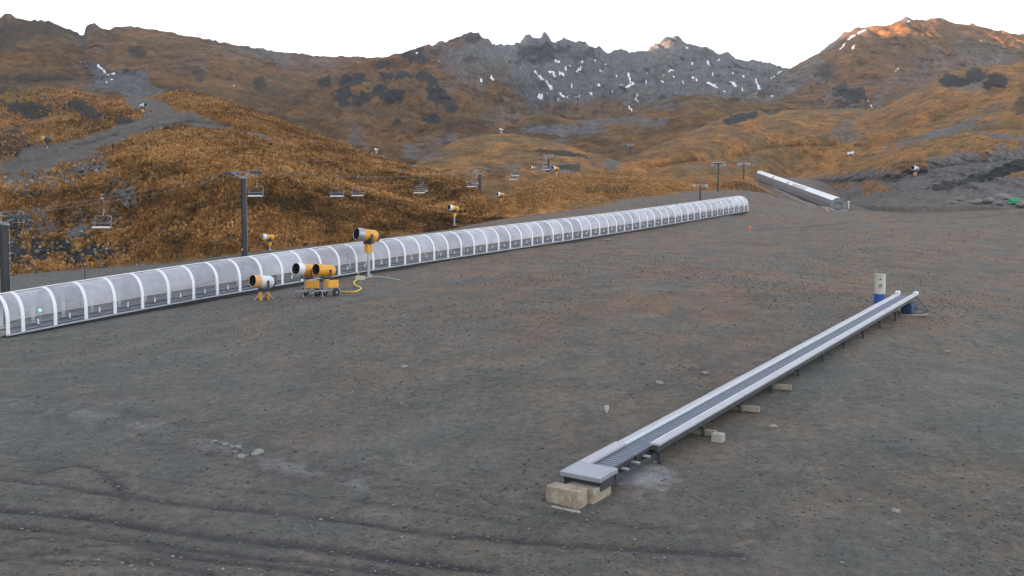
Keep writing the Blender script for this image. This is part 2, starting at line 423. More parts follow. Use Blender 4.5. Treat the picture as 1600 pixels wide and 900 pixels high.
xx, yy = np.meshgrid(np.linspace(-160, 160, 60), np.linspace(-160, 8, 50)); zz = gz_smooth(xx, yy)-.15
o_ = np.zeros_like(xx); g2 = struct(link('ground', mesh_from('ground_behind', np.stack([xx, yy, zz], -1), grid_faces(*xx.shape), M['ground'], {'track': o_, 'brown': o_+.2, 'pale': o_}, True)))

# ------------------------------------------------------------ hills and mountains
def curve(pts, us):
    pts = sorted(pts); a = np.array(pts, float)
    # monotone cubic so that measured crests stay where they are
    x = a[:, 0]; out = []
    for k in range(1, a.shape[1]):
        y = a[:, k]; h = np.diff(x); dl = np.diff(y)/h; m_ = np.zeros(len(x)); m_[1:-1] = np.where(dl[:-1]*dl[1:] > 0, 2*dl[:-1]*dl[1:]/(dl[:-1]+dl[1:]+1e-12), 0)
        m_[0] = dl[0]; m_[-1] = dl[-1]
        i = np.clip(np.searchsorted(x, us)-1, 0, len(x)-2); t_ = np.clip((us-x[i])/h[i], 0, 1); hh = h[i]
        out.append((2*t_**3-3*t_**2+1)*y[i]+(t_**3-2*t_**2+t_)*hh*m_[i]+(-2*t_**3+3*t_**2)*y[i+1]+(t_**3-t_**2)*hh*m_[i+1])
    return out
SHEETS = {}
def blob(U, V, lst, seed, amp=.6, sc=.05):
    """soft spots (u, v, radius across, radius down, strength, tilt)"""
    m_ = np.zeros_like(U); nz = fbm(U*sc, V*sc*1.3, seed, 5)*1.3 + .55*fbm(U*.22, V*.30, seed+5, 3)
    for q in lst:
        u, v, rx, ry, s1 = q[:5]; an = R(q[5]) if len(q) > 5 else 0
        du = (U-u)*math.cos(an)+(V-v)*math.sin(an); dv = -(U-u)*math.sin(an)+(V-v)*math.cos(an)
        r = np.hypot(du/rx, dv/ry); m_ = np.maximum(m_, s1*sstep(1.25, .55, r+amp*nz))
    return m_
def sheet(name, curves, u0, u1, step, rows, mat, masks, relief=(.02, .02), crest=0.0, seed=0, back=(1.12, -.10)):
    roundness = 1.25 if mat == 'hill_far' else 2.2
    us = np.arange(u0, u1+step, step); cs = [curve(c, us) for c in curves]
    VV = []; DD = []; TT = []
    nb = len(cs)-1
    for k in range(nb):
        n = rows[k]
        for j in range(n + (1 if k == nb-1 else 0)):
            t_ = j/n; e = t_
            # rounded shoulders between the surveyed lines
            e = t_**(roundness if k == nb-1 else 1.15)
            VV.append(cs[k][0]*(1-t_)+cs[k+1][0]*t_); DD.append(cs[k][1]*(1-e)+cs[k+1][1]*e); TT.append(np.full_like(us, (k+t_)/nb))
    VV = np.array(VV); DD = np.array(DD); TT = np.array(TT); UU = np.tile(us, (len(VV), 1))
    # relief: push points along the slope's own depth, ribs and gullies running downhill
    lat = (UU-U0)/F*DD
    zt = -(VV-HZ)/F*DD
    k1 = relief[0]; L = DD.mean()
    wx = 14*fbm(lat/(L*.09), zt/(L*.09), seed+3, 3)
    rel = ridged((lat+wx)/(L*.055), zt/(L*.35), seed+11, 5)-.55
    rel2 = fbm(lat/(L*.018), zt/(L*.018), seed+21, 5)
    rel0 = fbm(lat/(L*.16), zt/(L*.16), seed+31, 3)
    env = np.minimum(1, TT*6)*np.minimum(1, (1-TT)*5+.12)
    D2 = DD*(1 + k1*((rel*1.6+rel0) if mat == 'hill_far' else (rel*.8+rel0*5.0))*env + relief[1]*.25*rel2*env)
    pts = Pn(UU, VV, D2)
    # small real bumps in height, and a broken crest line
    bz = relief[1]*.05*L*(fbm(lat/(L*.007), DD/(L*.007), seed+41, 4))*(.4+.6*env)
    pts[..., 2] += bz
    if crest:
        pts[..., 2] += crest*(TT**10)*(ridged(lat/(L*.010), zt*0+seed, seed+51, 4)-.5)
    # far side falls away behind the crest
    bk = []
    last = pts[-1]; 
    for q, (fd, fz) in enumerate([(1.02, -.012), (1.06, -.05), back]):
        b_ = last.copy(); dd = last[:, 1]; b_[:, 0] *= fd; b_[:, 1] *= fd; b_[:, 2] = last[:, 2]+fz*dd; bk.append(b_)
    sk = pts[:1].copy(); sk[..., 2] -= .05*sk[..., 1]; sk[..., 1] *= .995
    allp = np.concatenate([sk, pts, np.array(bk)], 0)
    at = {}
    for key in ('rock', 'dark', 'snow', 'dirt'):
        fn = masks.get(key); a_ = fn(UU, VV, TT) if fn else np.zeros_like(UU)
        at[key] = np.concatenate([a_[:1], a_, np.tile(a_[-1], (3, 1))], 0)
    o = struct(link(name, mesh_from(name, allp, grid_faces(allp.shape[0], allp.shape[1]), M[mat], at, True)))
    SHEETS[id(o)] = None
    return o, pts, UU, VV
Z0 = lambda U, V, T: np.zeros_like(U)

# left near hillside (mound with a stepped face)
A_foot = [(-400, 452, 112), (0, 440, 108), (100, 430, 112), (250, 417, 112), (380, 403, 113), (500, 389, 119), (600, 377, 124), (700, 363, 132), (760, 352, 138), (830, 347, 144)]
A_mid = [(-400, 380, 126), (0, 360, 126), (130, 348, 127), (200, 330, 127), (270, 318, 126), (400, 316, 127), (470, 322, 129), (560, 338, 132), (640, 345, 135), (700, 350, 138), (760, 347, 140), (830, 344, 145)]
A_cr = [(-400, 290, 155), (0, 275, 152), (60, 268, 152), (120, 258, 155), (170, 240, 160), (210, 222, 165), (250, 209, 170), (300, 203, 173), (350, 204, 175), (390, 209, 176), (430, 226, 175), (480, 250, 172), (540, 278, 168), (600, 300, 162), (680, 328, 152), (760, 344, 143), (830, 343, 146)]
def rockA(U, V, T):
    return blob(U, V, [(60, 350, 75, 26, .75, 8), (150, 335, 50, 30, .45), (60, 275, 70, 20, .8), (130, 262, 45, 14, .9), (190, 300, 32, 24, .85), (40, 300, 60, 16, .6), (20, 385, 90, 45, .55), (130, 395, 80, 22, .5)], 3)
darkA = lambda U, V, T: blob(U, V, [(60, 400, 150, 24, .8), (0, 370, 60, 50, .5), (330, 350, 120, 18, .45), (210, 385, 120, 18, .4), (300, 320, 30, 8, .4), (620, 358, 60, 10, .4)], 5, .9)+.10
hA, ptsA, UA, VA = sheet('hill', [A_foot, A_mid, A_cr], -400, 830, 1.5, [110, 130], 'hill_near', {'rock': rockA, 'dark': darkA, 'dirt': lambda U, V, T: sstep(.06, 0, T)}, (.006, .05), 0.4, 100)

# upper left hills with the graded track running up between them
B_foot = [(-400, 330, 172), (0, 292, 172), (100, 287, 174), (200, 272, 180), (300, 252, 188), (420, 262, 190), (500, 290, 185), (600, 322, 172), (700, 345, 160), (770, 352, 152), (830, 352, 152)]
B_mid = [(-400, 262, 205), (0, 262, 205), (100, 236, 208), (200, 208, 216), (300, 192, 226), (400, 205, 226), (500, 240, 216), (600, 275, 200), (700, 306, 182), (760, 332, 162), (830, 346, 154)]
B_cr = [(-400, 118, 300), (0, 133, 300), (60, 136, 300), (110, 140, 300), (160, 149, 300), (215, 152, 298), (250, 147, 292), (290, 142, 286), (330, 151, 282), (380, 167, 276), (420, 180, 270), (480, 204, 262), (540, 226, 255), (590, 243, 245), (640, 259, 235), (690, 271, 220), (730, 286, 200), (750, 302, 182), (770, 322, 167), (830, 343, 155)]
def dirtB(U, V, T):
    m_ = blob(U, V, [(80, 243, 95, 20, 1, -12), (160, 218, 70, 15, 1, -16), (225, 196, 60, 12, 1, -12), (290, 186, 50, 12, 1, 8), (250, 172, 34, 14, 1, 35), (215, 158, 26, 14, .9, 30), (395, 215, 38, 9, .9, 10), (330, 197, 40, 7, .7, 5)], 13, .25)
    return m_
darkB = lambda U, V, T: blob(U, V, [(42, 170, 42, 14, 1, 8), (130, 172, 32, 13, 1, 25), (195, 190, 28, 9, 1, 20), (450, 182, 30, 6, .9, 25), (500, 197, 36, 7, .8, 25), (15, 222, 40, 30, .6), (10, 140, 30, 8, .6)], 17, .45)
rockB = lambda U, V, T: blob(U, V, [(230, 182, 26, 10, .7, 40), (400, 220, 40, 12, .5), (30, 262, 60, 12, .7), (140, 245, 40, 12, .7), (245, 180, 8, 4, .9)], 19)
hB, ptsB, UB, VB = sheet('hill', [B_foot, B_mid, B_cr], -400, 830, 1.5, [90, 130], 'hill_mid', {'rock': rockB, 'dark': darkB, 'dirt': dirtB}, (.010, .03), 0.5, 200)

# left mountain
C_foot = [(-700, 220, 330), (0, 190, 345), (200, 185, 350), (400, 225, 365), (520, 255, 385), (700, 262, 420), (800, 240, 450)]
C_mid = [(-700, 60, 470), (0, 108, 480), (100, 116, 480), (200, 122, 490), (300, 112, 520), (420, 145, 540), (520, 172, 560), (620, 190, 600), (800, 200, 620)]
C_cr = [(-700, -120, 560), (-300, -60, 600), (-120, 0, 620), (0, 27, 640), (12, 21, 640), (30, 30, 640), (60, 33, 640), (74, 31, 640), (95, 41, 645), (118, 51, 650), (131, 55, 650), (134, 42, 655), (150, 38, 655), (160, 44, 655), (170, 47, 660), (182, 41, 665), (210, 43, 680), (260, 50, 690), (320, 61, 700), (400, 75, 720), (460, 84, 740), (530, 89, 760), (600, 90, 780), (800, 120, 800)]
rockC = lambda U, V, T: np.clip(.14 + .30*sstep(.80, 1, T)*sstep(260, 120, U) + .22*fbm(U*.02, V*.03, 81, 4) + .35*fbm(U*.006, V*.012, 83, 3) + .20*sstep(.6, 1, T)*sstep(150, 350, U) + blob(U, V, [(190, 128, 40, 16, 1), (150, 112, 35, 12, .7, 30), (225, 145, 30, 12, .8), (590, 215, 20, 30, .35, 20)], 23), 0, 1)
darkC = lambda U, V, T: blob(U, V, [(215, 82, 16, 9, .6), (60, 45, 90, 18, .45), (5, 60, 20, 30, .45), (200, 112, 24, 6, .6), (310, 118, 10, 10, .5), (360, 122, 12, 8, .5), (405, 130, 14, 12, .6), (60, 122, 70, 7, .6), (145, 98, 30, 14, .45, 30), (470, 195, 60, 7, .7, 22)], 25, .6)
def stroke_mask(lst):
    def fn(U, V, T):
        m_ = np.zeros_like(U)
        for (a, b_, c_, d2, w_) in lst:
            q = seg_dist(U, V, (a, b_), (c_, d2)); w_ = w_*.85; m_ = np.maximum(m_, sstep(w_+.7, w_-.8, q+1.5*fbm(U*.33, V*.40, 7, 3)))
        return m_
    return fn
snowC = [(121, 94, 127, 99, .8), (153, 102, 165, 113, 1.8), (168, 117, 178, 115, 1.8), (162, 130, 166, 128, 1.3), (174, 126, 176, 124, 1.2), (365, 132, 367, 133, .5)]
sheet('mountain', [C_foot, C_mid, C_cr], -700, 800, 1.5, [60, 110], 'hill_far', {'rock': rockC, 'dark': darkC, 'snow': stroke_mask(snowC)}, (.025, .05), 3.0, 300)

# middle spur with scrub patches
D_foot = [(360, 235, 400), (500, 245, 400), (600, 255, 390), (660, 250, 400), (740, 230, 430), (800, 208, 470), (880, 200, 505)]
D_cr = [(360, 205, 440), (400, 180, 490), (430, 160, 520), (470, 138, 550), (520, 117, 590), (560, 101, 620), (620, 84, 660), (680, 68, 690), (705, 62, 700), (725, 54, 708), (738, 51, 710), (747, 51, 710), (753, 58, 712), (764, 63, 714), (770, 70, 712), (785, 90, 700), (805, 130, 640), (830, 165, 580), (880, 194, 515)]
D_mid = [(360, 222, 420), (500, 180, 480), (600, 165, 500), (700, 155, 530), (760, 155, 560), (810, 175, 540), (880, 197, 510)]
rockD = lambda U, V, T: np.clip(.12+.35*sstep(.7, 1, T)*sstep(600, 740, U)+.3*fbm(U*.015, V*.02, 85, 4)+.25*sstep(690, 790, U)+blob(U, V, [(700, 225, 50, 20, .45), (560, 225, 16, 30, .35), (655, 235, 30, 12, .5), (730, 110, 50, 40, .35)], 29), 0, 1)
darkD = lambda U, V, T: blob(U, V, [(508, 130, 13, 8, 1), (540, 128, 20, 9, .9), (535, 150, 15, 12, 1), (563, 156, 14, 11, 1), (562, 122, 12, 9, .8), (598, 100, 18, 8, .7), (648, 88, 22, 12, .95), (605, 120, 12, 8, .8), (630, 117, 13, 7, 1), (665, 120, 14, 9, .9, 25), (594, 145, 11, 12, 1), (612, 152, 14, 12, 1), (625, 150, 10, 13, .9), (672, 140, 12, 12, .9), (690, 155, 18, 14, .75, 35), (705, 165, 14, 10, .7), (672, 187, 14, 8, .8), (700, 200, 14, 8, .6), (735, 90, 12, 9, .6), (735, 60, 14, 8, .6), (680, 82, 16, 8, .5), (620, 193, 6, 5, .6)], 27, .7, .09)
snowD = [(768, 121, 772, 125, 1.6), (650, 82, 653, 83, .7), (686, 97, 688, 98, .7), (716, 97, 718, 98, .8), (751, 124, 753, 126, .6), (780, 203, 785, 205, 1.6)]
sheet('mountain', [D_foot, D_mid, D_cr], 360, 880, 1.5, [70, 90], 'hill_far', {'rock': rockD, 'dark': darkD, 'snow': stroke_mask(snowD)}, (.035, .08), 3.0, 400)

# headwall of the basin, with the last snow
E_foot = [(720, 240, 480), (800, 208, 500), (900, 202, 520), (1000, 197, 520), (1100, 190, 520), (1200, 185, 520), (1300, 182, 530), (1400, 180, 540)]
E_mid = [(720, 185, 650), (800, 166, 690), (900, 158, 710), (1000, 158, 730), (1100, 152, 730), (1200, 150, 700), (1300, 150, 660), (1400, 150, 660)]
E_cr = [(720, 100, 900), (760, 72, 930), (780, 69, 940), (800, 70, 940), (812, 68, 940), (818, 60, 940), (823, 54, 940), (832, 60, 940), (845, 61, 940), (850, 52, 940), (856, 57, 940), (866, 65, 942), (873, 65, 944), (880, 60, 946), (889, 62, 948), (899, 67, 950), (905, 65, 950), (913, 67, 950), (925, 73, 952), (935, 74, 955), (945, 80, 957), (954, 83, 960), (966, 79, 965), (977, 79, 970), (985, 82, 975), (1000, 81, 980), (1012, 78, 985), (1025, 70, 990), (1035, 63, 995), (1040, 57, 1000), (1052, 56, 1000), (1060, 58, 1000), (1072, 66, 1000), (1090, 72, 1000), (1110, 78, 995), (1125, 83, 990), (1138, 84, 985), (1150, 92, 980), (1163, 97, 970), (1180, 96, 960), (1198, 98, 940), (1215, 103, 920), (1235, 106, 900), (1260, 110, 880), (1400, 120, 850)]
rockE = lambda U, V, T: np.clip(.25+.95*sstep(.34, .60, T+.10*fbm(U*.02, V*.03, 87, 3)) + .3*fbm(U*.02, V*.03, 89, 4), 0, 1)
darkE = lambda U, V, T: blob(U, V, [(850, 80, 50, 13, .75), (900, 88, 40, 10, .5), (1050, 62, 20, 6, .5), (1100, 84, 30, 7, .45), (835, 95, 30, 9, .5), (880, 168, 14, 6, .6)], 31, .7, .09)
snowE = [(836, 114, 850, 126, 1.2), (850, 126, 863, 137, 1.8), (868, 94, 872, 98, 2.2), (887, 101, 896, 106, 1.0), (901, 112, 907, 107, 2.6), (910, 99, 913, 101, 1.2), (857, 110, 868, 119, 1.1), (875, 115, 880, 118, 2.0), (883, 108, 885, 109, 1), (928, 94, 930, 94, 1.0), (930, 129, 936, 133, 1.6), (890, 134, 893, 134, 1.5), (967, 134, 971, 134, 1.6), (982, 117, 986, 130, 1.8), (977, 138, 991, 132, 1.4), (993, 153, 997, 158, 1.9), (994, 151, 997, 149, 1), (1010, 109, 1011, 114, 1.2), (1008, 130, 1011, 128, 1.2), (1046, 114, 1050, 111, 2.0), (1035, 122, 1037, 121, 1.2), (1033, 127, 1036, 126, 1), (1053, 121, 1055, 122, 1.2), (1072, 76, 1075, 74, 1), (1081, 97, 1082, 100, 1.4), (1105, 98, 1107, 102, 1.7), (1121, 95, 1124, 95, 1), (1113, 117, 1114, 121, 1.4), (1082, 121, 1089, 128, 1.8), (1066, 129, 1068, 131, 1), (1105, 129, 1113, 135, 1.7), (1113, 135, 1121, 137, 1.2), (1120, 130, 1121, 131, 1), (1141, 130, 1149, 134, 1.3), (1160, 138, 1161, 139, 1.2), (1181, 126, 1185, 134, 1.8), (1185, 134, 1189, 142, 2.0), (1181, 149, 1198, 151, 1.5), (1130, 143, 1142, 145, 1.2), (1206, 124, 1210, 121, 1.2), (1214, 118, 1221, 112, 1.2), (1246, 110, 1252, 106, 1.1), (1237, 124, 1240, 124, 1.7), (1241, 128, 1248, 123, 1.1), (1212, 139, 1214, 139, 1.1), (1218, 138, 1222, 138, 1.1), (1212, 147, 1219, 144, 1.0), (1202, 152, 1208, 152, 1.4), (873, 144, 881, 151, 1.3), (882, 152, 907, 150, 1.0), (872, 157, 879, 157, 1.5), (840, 153, 846, 152, 1.9), (852, 147, 856, 149, 1), (810, 159, 814, 160, 1.6), (830, 102, 833, 103, 1.3), (813, 106, 816, 109, 1), (983, 169, 987, 173, 1.1), (1004, 166, 1006, 167, 1), (902, 169, 904, 170, 1), (950, 145, 960, 143, .8), (938, 112, 942, 113, 1), (944, 102, 948, 100, .9), (963, 120, 965, 121, .8), (920, 149, 925, 149, .7), (1144, 114, 1146, 115, .8), (1160, 120, 1162, 122, .7), (1100, 140, 1104, 141, .7), (1168, 142, 1171, 142, .9)]
sheet('mountain', [E_foot, E_mid, E_cr], 720, 1400, 1.0, [60, 150], 'hill_far', {'rock': rockE, 'dark': darkE, 'snow': stroke_mask(snowE)}, (.04, .11), 5.0, 500)

# right mountain whose top catches the last sun
F_foot = [(1170, 195, 560), (1250, 190, 540), (1340, 188, 530), (1500, 180, 520), (1700, 170, 520), (2300, 160, 520)]
F_mid = [(1170, 178, 620), (1220, 150, 680), (1300, 135, 700), (1400, 120, 710), (1500, 118, 710), (1600, 118, 700), (1700, 120, 690), (2300, 120, 650)]
F_cr = [(1170, 165, 650), (1200, 128, 760), (1235, 107, 850), (1262, 93, 860), (1285, 80, 860), (1292, 72, 860), (1308, 63, 860), (1318, 53, 860), (1330, 49, 860), (1345, 43, 860), (1360, 42, 860), (1385, 40, 860), (1400, 34, 860), (1410, 29, 860), (1416, 28, 860), (1427, 31, 862), (1445, 30, 865), (1460, 29, 868), (1475, 31, 870), (1500, 38, 870), (1520, 39, 870), (1550, 46, 870), (1600, 53, 870), (1700, 72, 870), (1900, 60, 860), (2300, 10, 800)]
rockF = lambda U, V, T: np.clip(.10+.45*sstep(.80, 1, T)*sstep(1420, 1300, U)+.30*fbm(U*.012, V*.02, 91, 4)+blob(U, V, [(1415, 30, 14, 6, .8), (1430, 130, 70, 26, .4), (1520, 95, 90, 35, .45), (1280, 115, 30, 24, .5), (1375, 160, 12, 12, .6), (1240, 130, 40, 22, .6, -30)], 35), 0, 1)
darkF = lambda U, V, T: blob(U, V, [(1323, 152, 26, 18, 1.1), (1345, 142, 14, 8, .8), (1252, 164, 10, 7, .7), (1290, 112, 16, 14, .6), (1325, 168, 26, 5, .8), (1600, 90, 60, 20, .35), (1500, 78, 30, 12, .25)], 37, .7, .09)
snowF = [(1331, 78, 1337, 68, 1.4), (1312, 76, 1322, 68, .9), (1355, 156, 1364, 169, .8), (1400, 109, 1407, 105, .7), (1418, 34, 1422, 33, .9), (1325, 62, 1335, 56, 1.6), (1340, 52, 1352, 47, 1.2)]
sheet('mountain', [F_foot, F_mid, F_cr], 1170, 2300, 1.5, [50, 120], 'hill_far', {'rock': rockF, 'dark': darkF, 'snow': stroke_mask(snowF)}, (.03, .07), 3.0, 600)

# low moraine below the headwall
G_foot = [(720, 270, 330), (900, 262, 340), (1000, 250, 350), (1200, 222, 380), (1450, 205, 400)]
G_cr = [(720, 222, 400), (790, 192, 440), (850, 178, 450), (900, 188, 450), (960, 182, 460), (1010, 172, 470), (1060, 152, 480), (1100, 147, 480), (1150, 161, 480), (1210, 160, 480), (1260, 167, 480), (1350, 176, 470), (1450, 180, 460)]
rockG = lambda U, V, T: np.clip(.12+.35*fbm(U*.02, V*.05, 93, 4)+blob(U, V, [(880, 205, 60, 12, .9, 0), (940, 190, 50, 7, .6), (1000, 190, 40, 8, .5), (1040, 165, 40, 9, .35), (860, 222, 40, 8, .6)], 39), 0, 1)
sheet('hill', [G_foot, G_cr], 720, 1450, 1.5, [110], 'hill_far', {'rock': rockG, 'dark': lambda U, V, T: blob(U, V, [(805, 186, 8, 7, .9), (874, 168, 12, 6, .7), (800, 235, 40, 6, .5)], 41)}, (.015, .04), 1.2, 700)

# mounds in the valley floor
H2_foot = [(630, 300, 225), (700, 312, 218), (780, 320, 215), (850, 310, 225), (950, 290, 250), (1010, 280, 265)]
H2_cr = [(630, 285, 235), (650, 255, 265), (665, 243, 275), (700, 225, 300), (740, 213, 320), (790, 209, 330), (840, 216, 320), (880, 226, 310), (940, 245, 300), (1010, 262, 285)]
sheet('hill', [H2_foot, H2_cr], 630, 1010, 1.5, [100], 'hill_mid', {'rock': lambda U, V, T: np.clip(.1+blob(U, V, [(660, 240, 30, 10, .5), (860, 262, 40, 10, .5), (800, 262, 30, 6, .5), (950, 258, 26, 9, .6)], 43), 0, 1), 'dark': lambda U, V, T: blob(U, V, [(880, 240, 50, 4, .7, 6), (735, 240, 40, 4, .4, -10), (880, 262, 24, 6, .6)], 45), 'dirt': lambda U, V, T: blob(U, V, [(960, 250, 14, 9, .9)], 3)}, (.012, .03), .6, 800)

# broad slopes on the right
H3_foot = [(880, 290, 240), (1000, 285, 245), (1100, 290, 245), (1180, 292, 290), (1240, 290, 320), (1400, 262, 330), (1700, 240, 330), (2300, 240, 330)]
H3_mid = [(880, 282, 260), (960, 272, 270), (1040, 258, 290), (1100, 250, 300), (1150, 245, 320), (1200, 232, 340), (1260, 228, 350), (1330, 228, 355), (1400, 215, 350), (1500, 195, 350), (1700, 170, 350), (2300, 150, 350)]
H3_cr = [(880, 274, 275), (930, 262, 290), (960, 254, 300), (1000, 238, 330), (1060, 214, 370), (1100, 197, 400), (1140, 180, 428), (1160, 174, 430), (1185, 172, 430), (1202, 178, 430), (1230, 173, 430), (1290, 171, 440), (1350, 172, 440), (1375, 169, 440), (1400, 157, 430), (1430, 140, 424), (1460, 125, 420), (1490, 111, 420), (1520, 104, 420), (1600, 97, 420), (1700, 88, 420), (2300, 40, 420)]
darkH3 = lambda U, V, T: blob(U, V, [(1155, 183, 30, 8, 1.1, -18), (1490, 127, 26, 8, .9), (1530, 118, 26, 10, .9), (1560, 128, 24, 12, .8), (1410, 190, 40, 10, .3, -20)], 47, .6)
rockH3 = lambda U, V, T: np.clip(.06+.22*fbm(U*.02, V*.03, 95, 4)+blob(U, V, [(1155, 185, 22, 7, .9, -18), (1325, 205, 30, 18, .5), (1340, 215, 24, 10, .5), (1500, 135, 50, 10, .5), (1470, 170, 40, 12, .3, -20), (1180, 250, 30, 10, .4), (1110, 262, 60, 7, .35)], 49), 0, 1)
sheet('hill', [H3_foot, H3_mid, H3_cr], 880, 2300, 1.5, [60, 110], 'hill_mid', {'rock': rockH3, 'dark': darkH3}, (.014, .03), .6, 900)
H5_foot = [(1310, 270, 262), (1400, 250, 262), (1600, 235, 262), (2300, 230, 262)]
H5_cr = [(1310, 258, 280), (1350, 236, 292), (1400, 215, 304), (1430, 202, 310), (1480, 181, 320), (1520, 164, 325), (1560, 146, 330), (1600, 128, 335), (1700, 95, 340), (2300, 20, 350)]
sheet('hill', [H5_foot, H5_cr], 1310, 2300, 1.5, [110], 'hill_mid', {'rock': lambda U, V, T: np.clip(blob(U, V, [(1480, 205, 70, 12, .75, -22), (1420, 225, 60, 10, .6, -18), (1530, 195, 50, 8, .5, -8), (1580, 165, 30, 8, .4)], 51), 0, 1), 'dark': lambda U, V, T: blob(U, V, [(1600, 165, 20, 14, .5), (1560, 200, 40, 6, .4)], 53)}, (.012, .03), .5, 1000)
H4_foot = [(1230, 300, 290), (1290, 310, 245), (1330, 318, 205), (1400, 324, 166), (1500, 323, 158), (1600, 327, 153), (1750, 335, 148), (2300, 360, 135)]
H4_mid = [(1230, 287, 298), (1290, 286, 262), (1330, 284, 235), (1400, 277, 200), (1500, 258, 195), (1600, 250, 192), (1750, 250, 188), (2300, 240, 180)]
H4_cr = [(1230, 279, 300), (1270, 273, 285), (1330, 259, 262), (1380, 241, 252), (1440, 222, 245), (1500, 208, 240), (1540, 205, 240), (1600, 203, 240), (1750, 195, 240), (2300, 120, 240)]
rockH4 = lambda U, V, T: blob(U, V, [(1500, 265, 150, 26, 1, -8), (1330, 278, 70, 10, .8, -8), (1560, 295, 100, 22, 1), (1460, 290, 90, 16, .8), (1400, 275, 50, 16, .6), (1560, 212, 50, 5, .7, 8)], 55, .35)
darkH4 = lambda U, V, T: blob(U, V, [(1580, 262, 60, 8, .8, -20), (1500, 285, 70, 7, .6, -16), (1400, 278, 24, 6, .6, -18), (1550, 305, 80, 6, .5)], 57)
sheet('hill', [H4_foot, H4_mid, H4_cr], 1230, 2300, 1.5, [70, 60], 'hill_near', {'rock': rockH4, 'dark': darkH4, 'dirt': lambda U, V, T: np.maximum(sstep(.30, .12, T+.10*fbm(U*.03, V*.05, 7, 3))*sstep(1270, 1300, U), blob(U, V, [(1400, 308, 110, 12, .9), (1300, 300, 60, 12, 1)], 3))}, (.012, .07), .6, 1100)

# orange hill behind the long tunnel
H1_foot = [(690, 368, 138), (760, 354, 142), (850, 343, 148), (1000, 327, 160), (1100, 314, 168), (1180, 308, 180), (1215, 306, 195)]
H1_mid = [(690, 362, 142), (760, 345, 148), (850, 316, 158), (950, 304, 172), (1050, 300, 180), (1120, 298, 184), (1180, 300, 192), (1215, 304, 200)]
H1_cr = [(690, 358, 150), (745, 336, 166), (780, 313, 176), (800, 300, 182), (830, 286, 187), (860, 276, 190), (900, 271, 195), (960, 272, 198), (1040, 276, 200), (1075, 286, 200), (1100, 289, 203), (1130, 285, 208), (1155, 276, 214), (1172, 278, 218), (1190, 294, 212), (1215, 306, 204)]
hH1, ptsH, UH, VH = sheet('hill', [H1_foot, H1_mid, H1_cr], 690, 1215, 1.5, [50, 80], 'hill_near', {'dark': lambda U, V, T: blob(U, V, [(960, 296, 70, 7, .50), (1010, 283, 40, 3, .3)], 59, .4), 'rock': lambda U, V, T: blob(U, V, [(1100, 285, 40, 5, .4), (800, 300, 30, 8, .2)], 61), 'dirt': lambda U, V, T: np.clip(sstep(.22, .05, T)*.9+blob(U, V, [(1180, 300, 40, 12, .9)], 5), 0, 1)}, (.010, .03), .4, 1200)  # dark band paints the shade of a dip into the colour

# unseen ridge added left of the view to keep the whole basin in shade
MX = [(-520, 420), (-520, 560), (-560, 700), (-620, 900), (-640, 1150)]
def shade_ridge():
    ys = np.linspace(-300, 2200, 180); ts = np.linspace(-1, 1, 60); X, Y, Zz = [], [], []
    T_, Y_ = np.meshgrid(ts, ys)
    cx = -620 - .18*(Y_-300); hgt = SHADE_RIDGE_H + 5*fbm(Y_*.012, Y_*0, 71, 4)
    z = -60 + (hgt+60)*np.maximum(0, 1-np.abs(T_)**1.15) + 14*fbm(T_*6, Y_*.02, 73, 4)*np.abs(T_)
    return np.stack([cx+T_*300, Y_, z], -1)
SHADE_RIDGE_H = 315.0
fr = shade_ridge(); oo = np.zeros(fr.shape[:2])
struct(link('mountain', mesh_from('mountain', fr, grid_faces(*fr.shape[:2]), M['hill_far'], {'rock': oo+.4, 'dark': oo, 'snow': oo, 'dirt': oo}, True)))
# valley floor under everything, out to the horizon
vx, vy = np.meshgrid(np.linspace(-6000, 6000, 90), np.linspace(-6000, 6000, 90)); vz = -70+8*fbm(vx*.001, vy*.001, 3, 3)
oo = np.zeros_like(vx)
struct(link('terrain', mesh_from('terrain', np.stack([vx, vy, vz], -1), grid_faces(*vx.shape), M['hill_far'], {'rock': oo, 'dark': oo, 'snow': oo, 'dirt': oo}, True)))

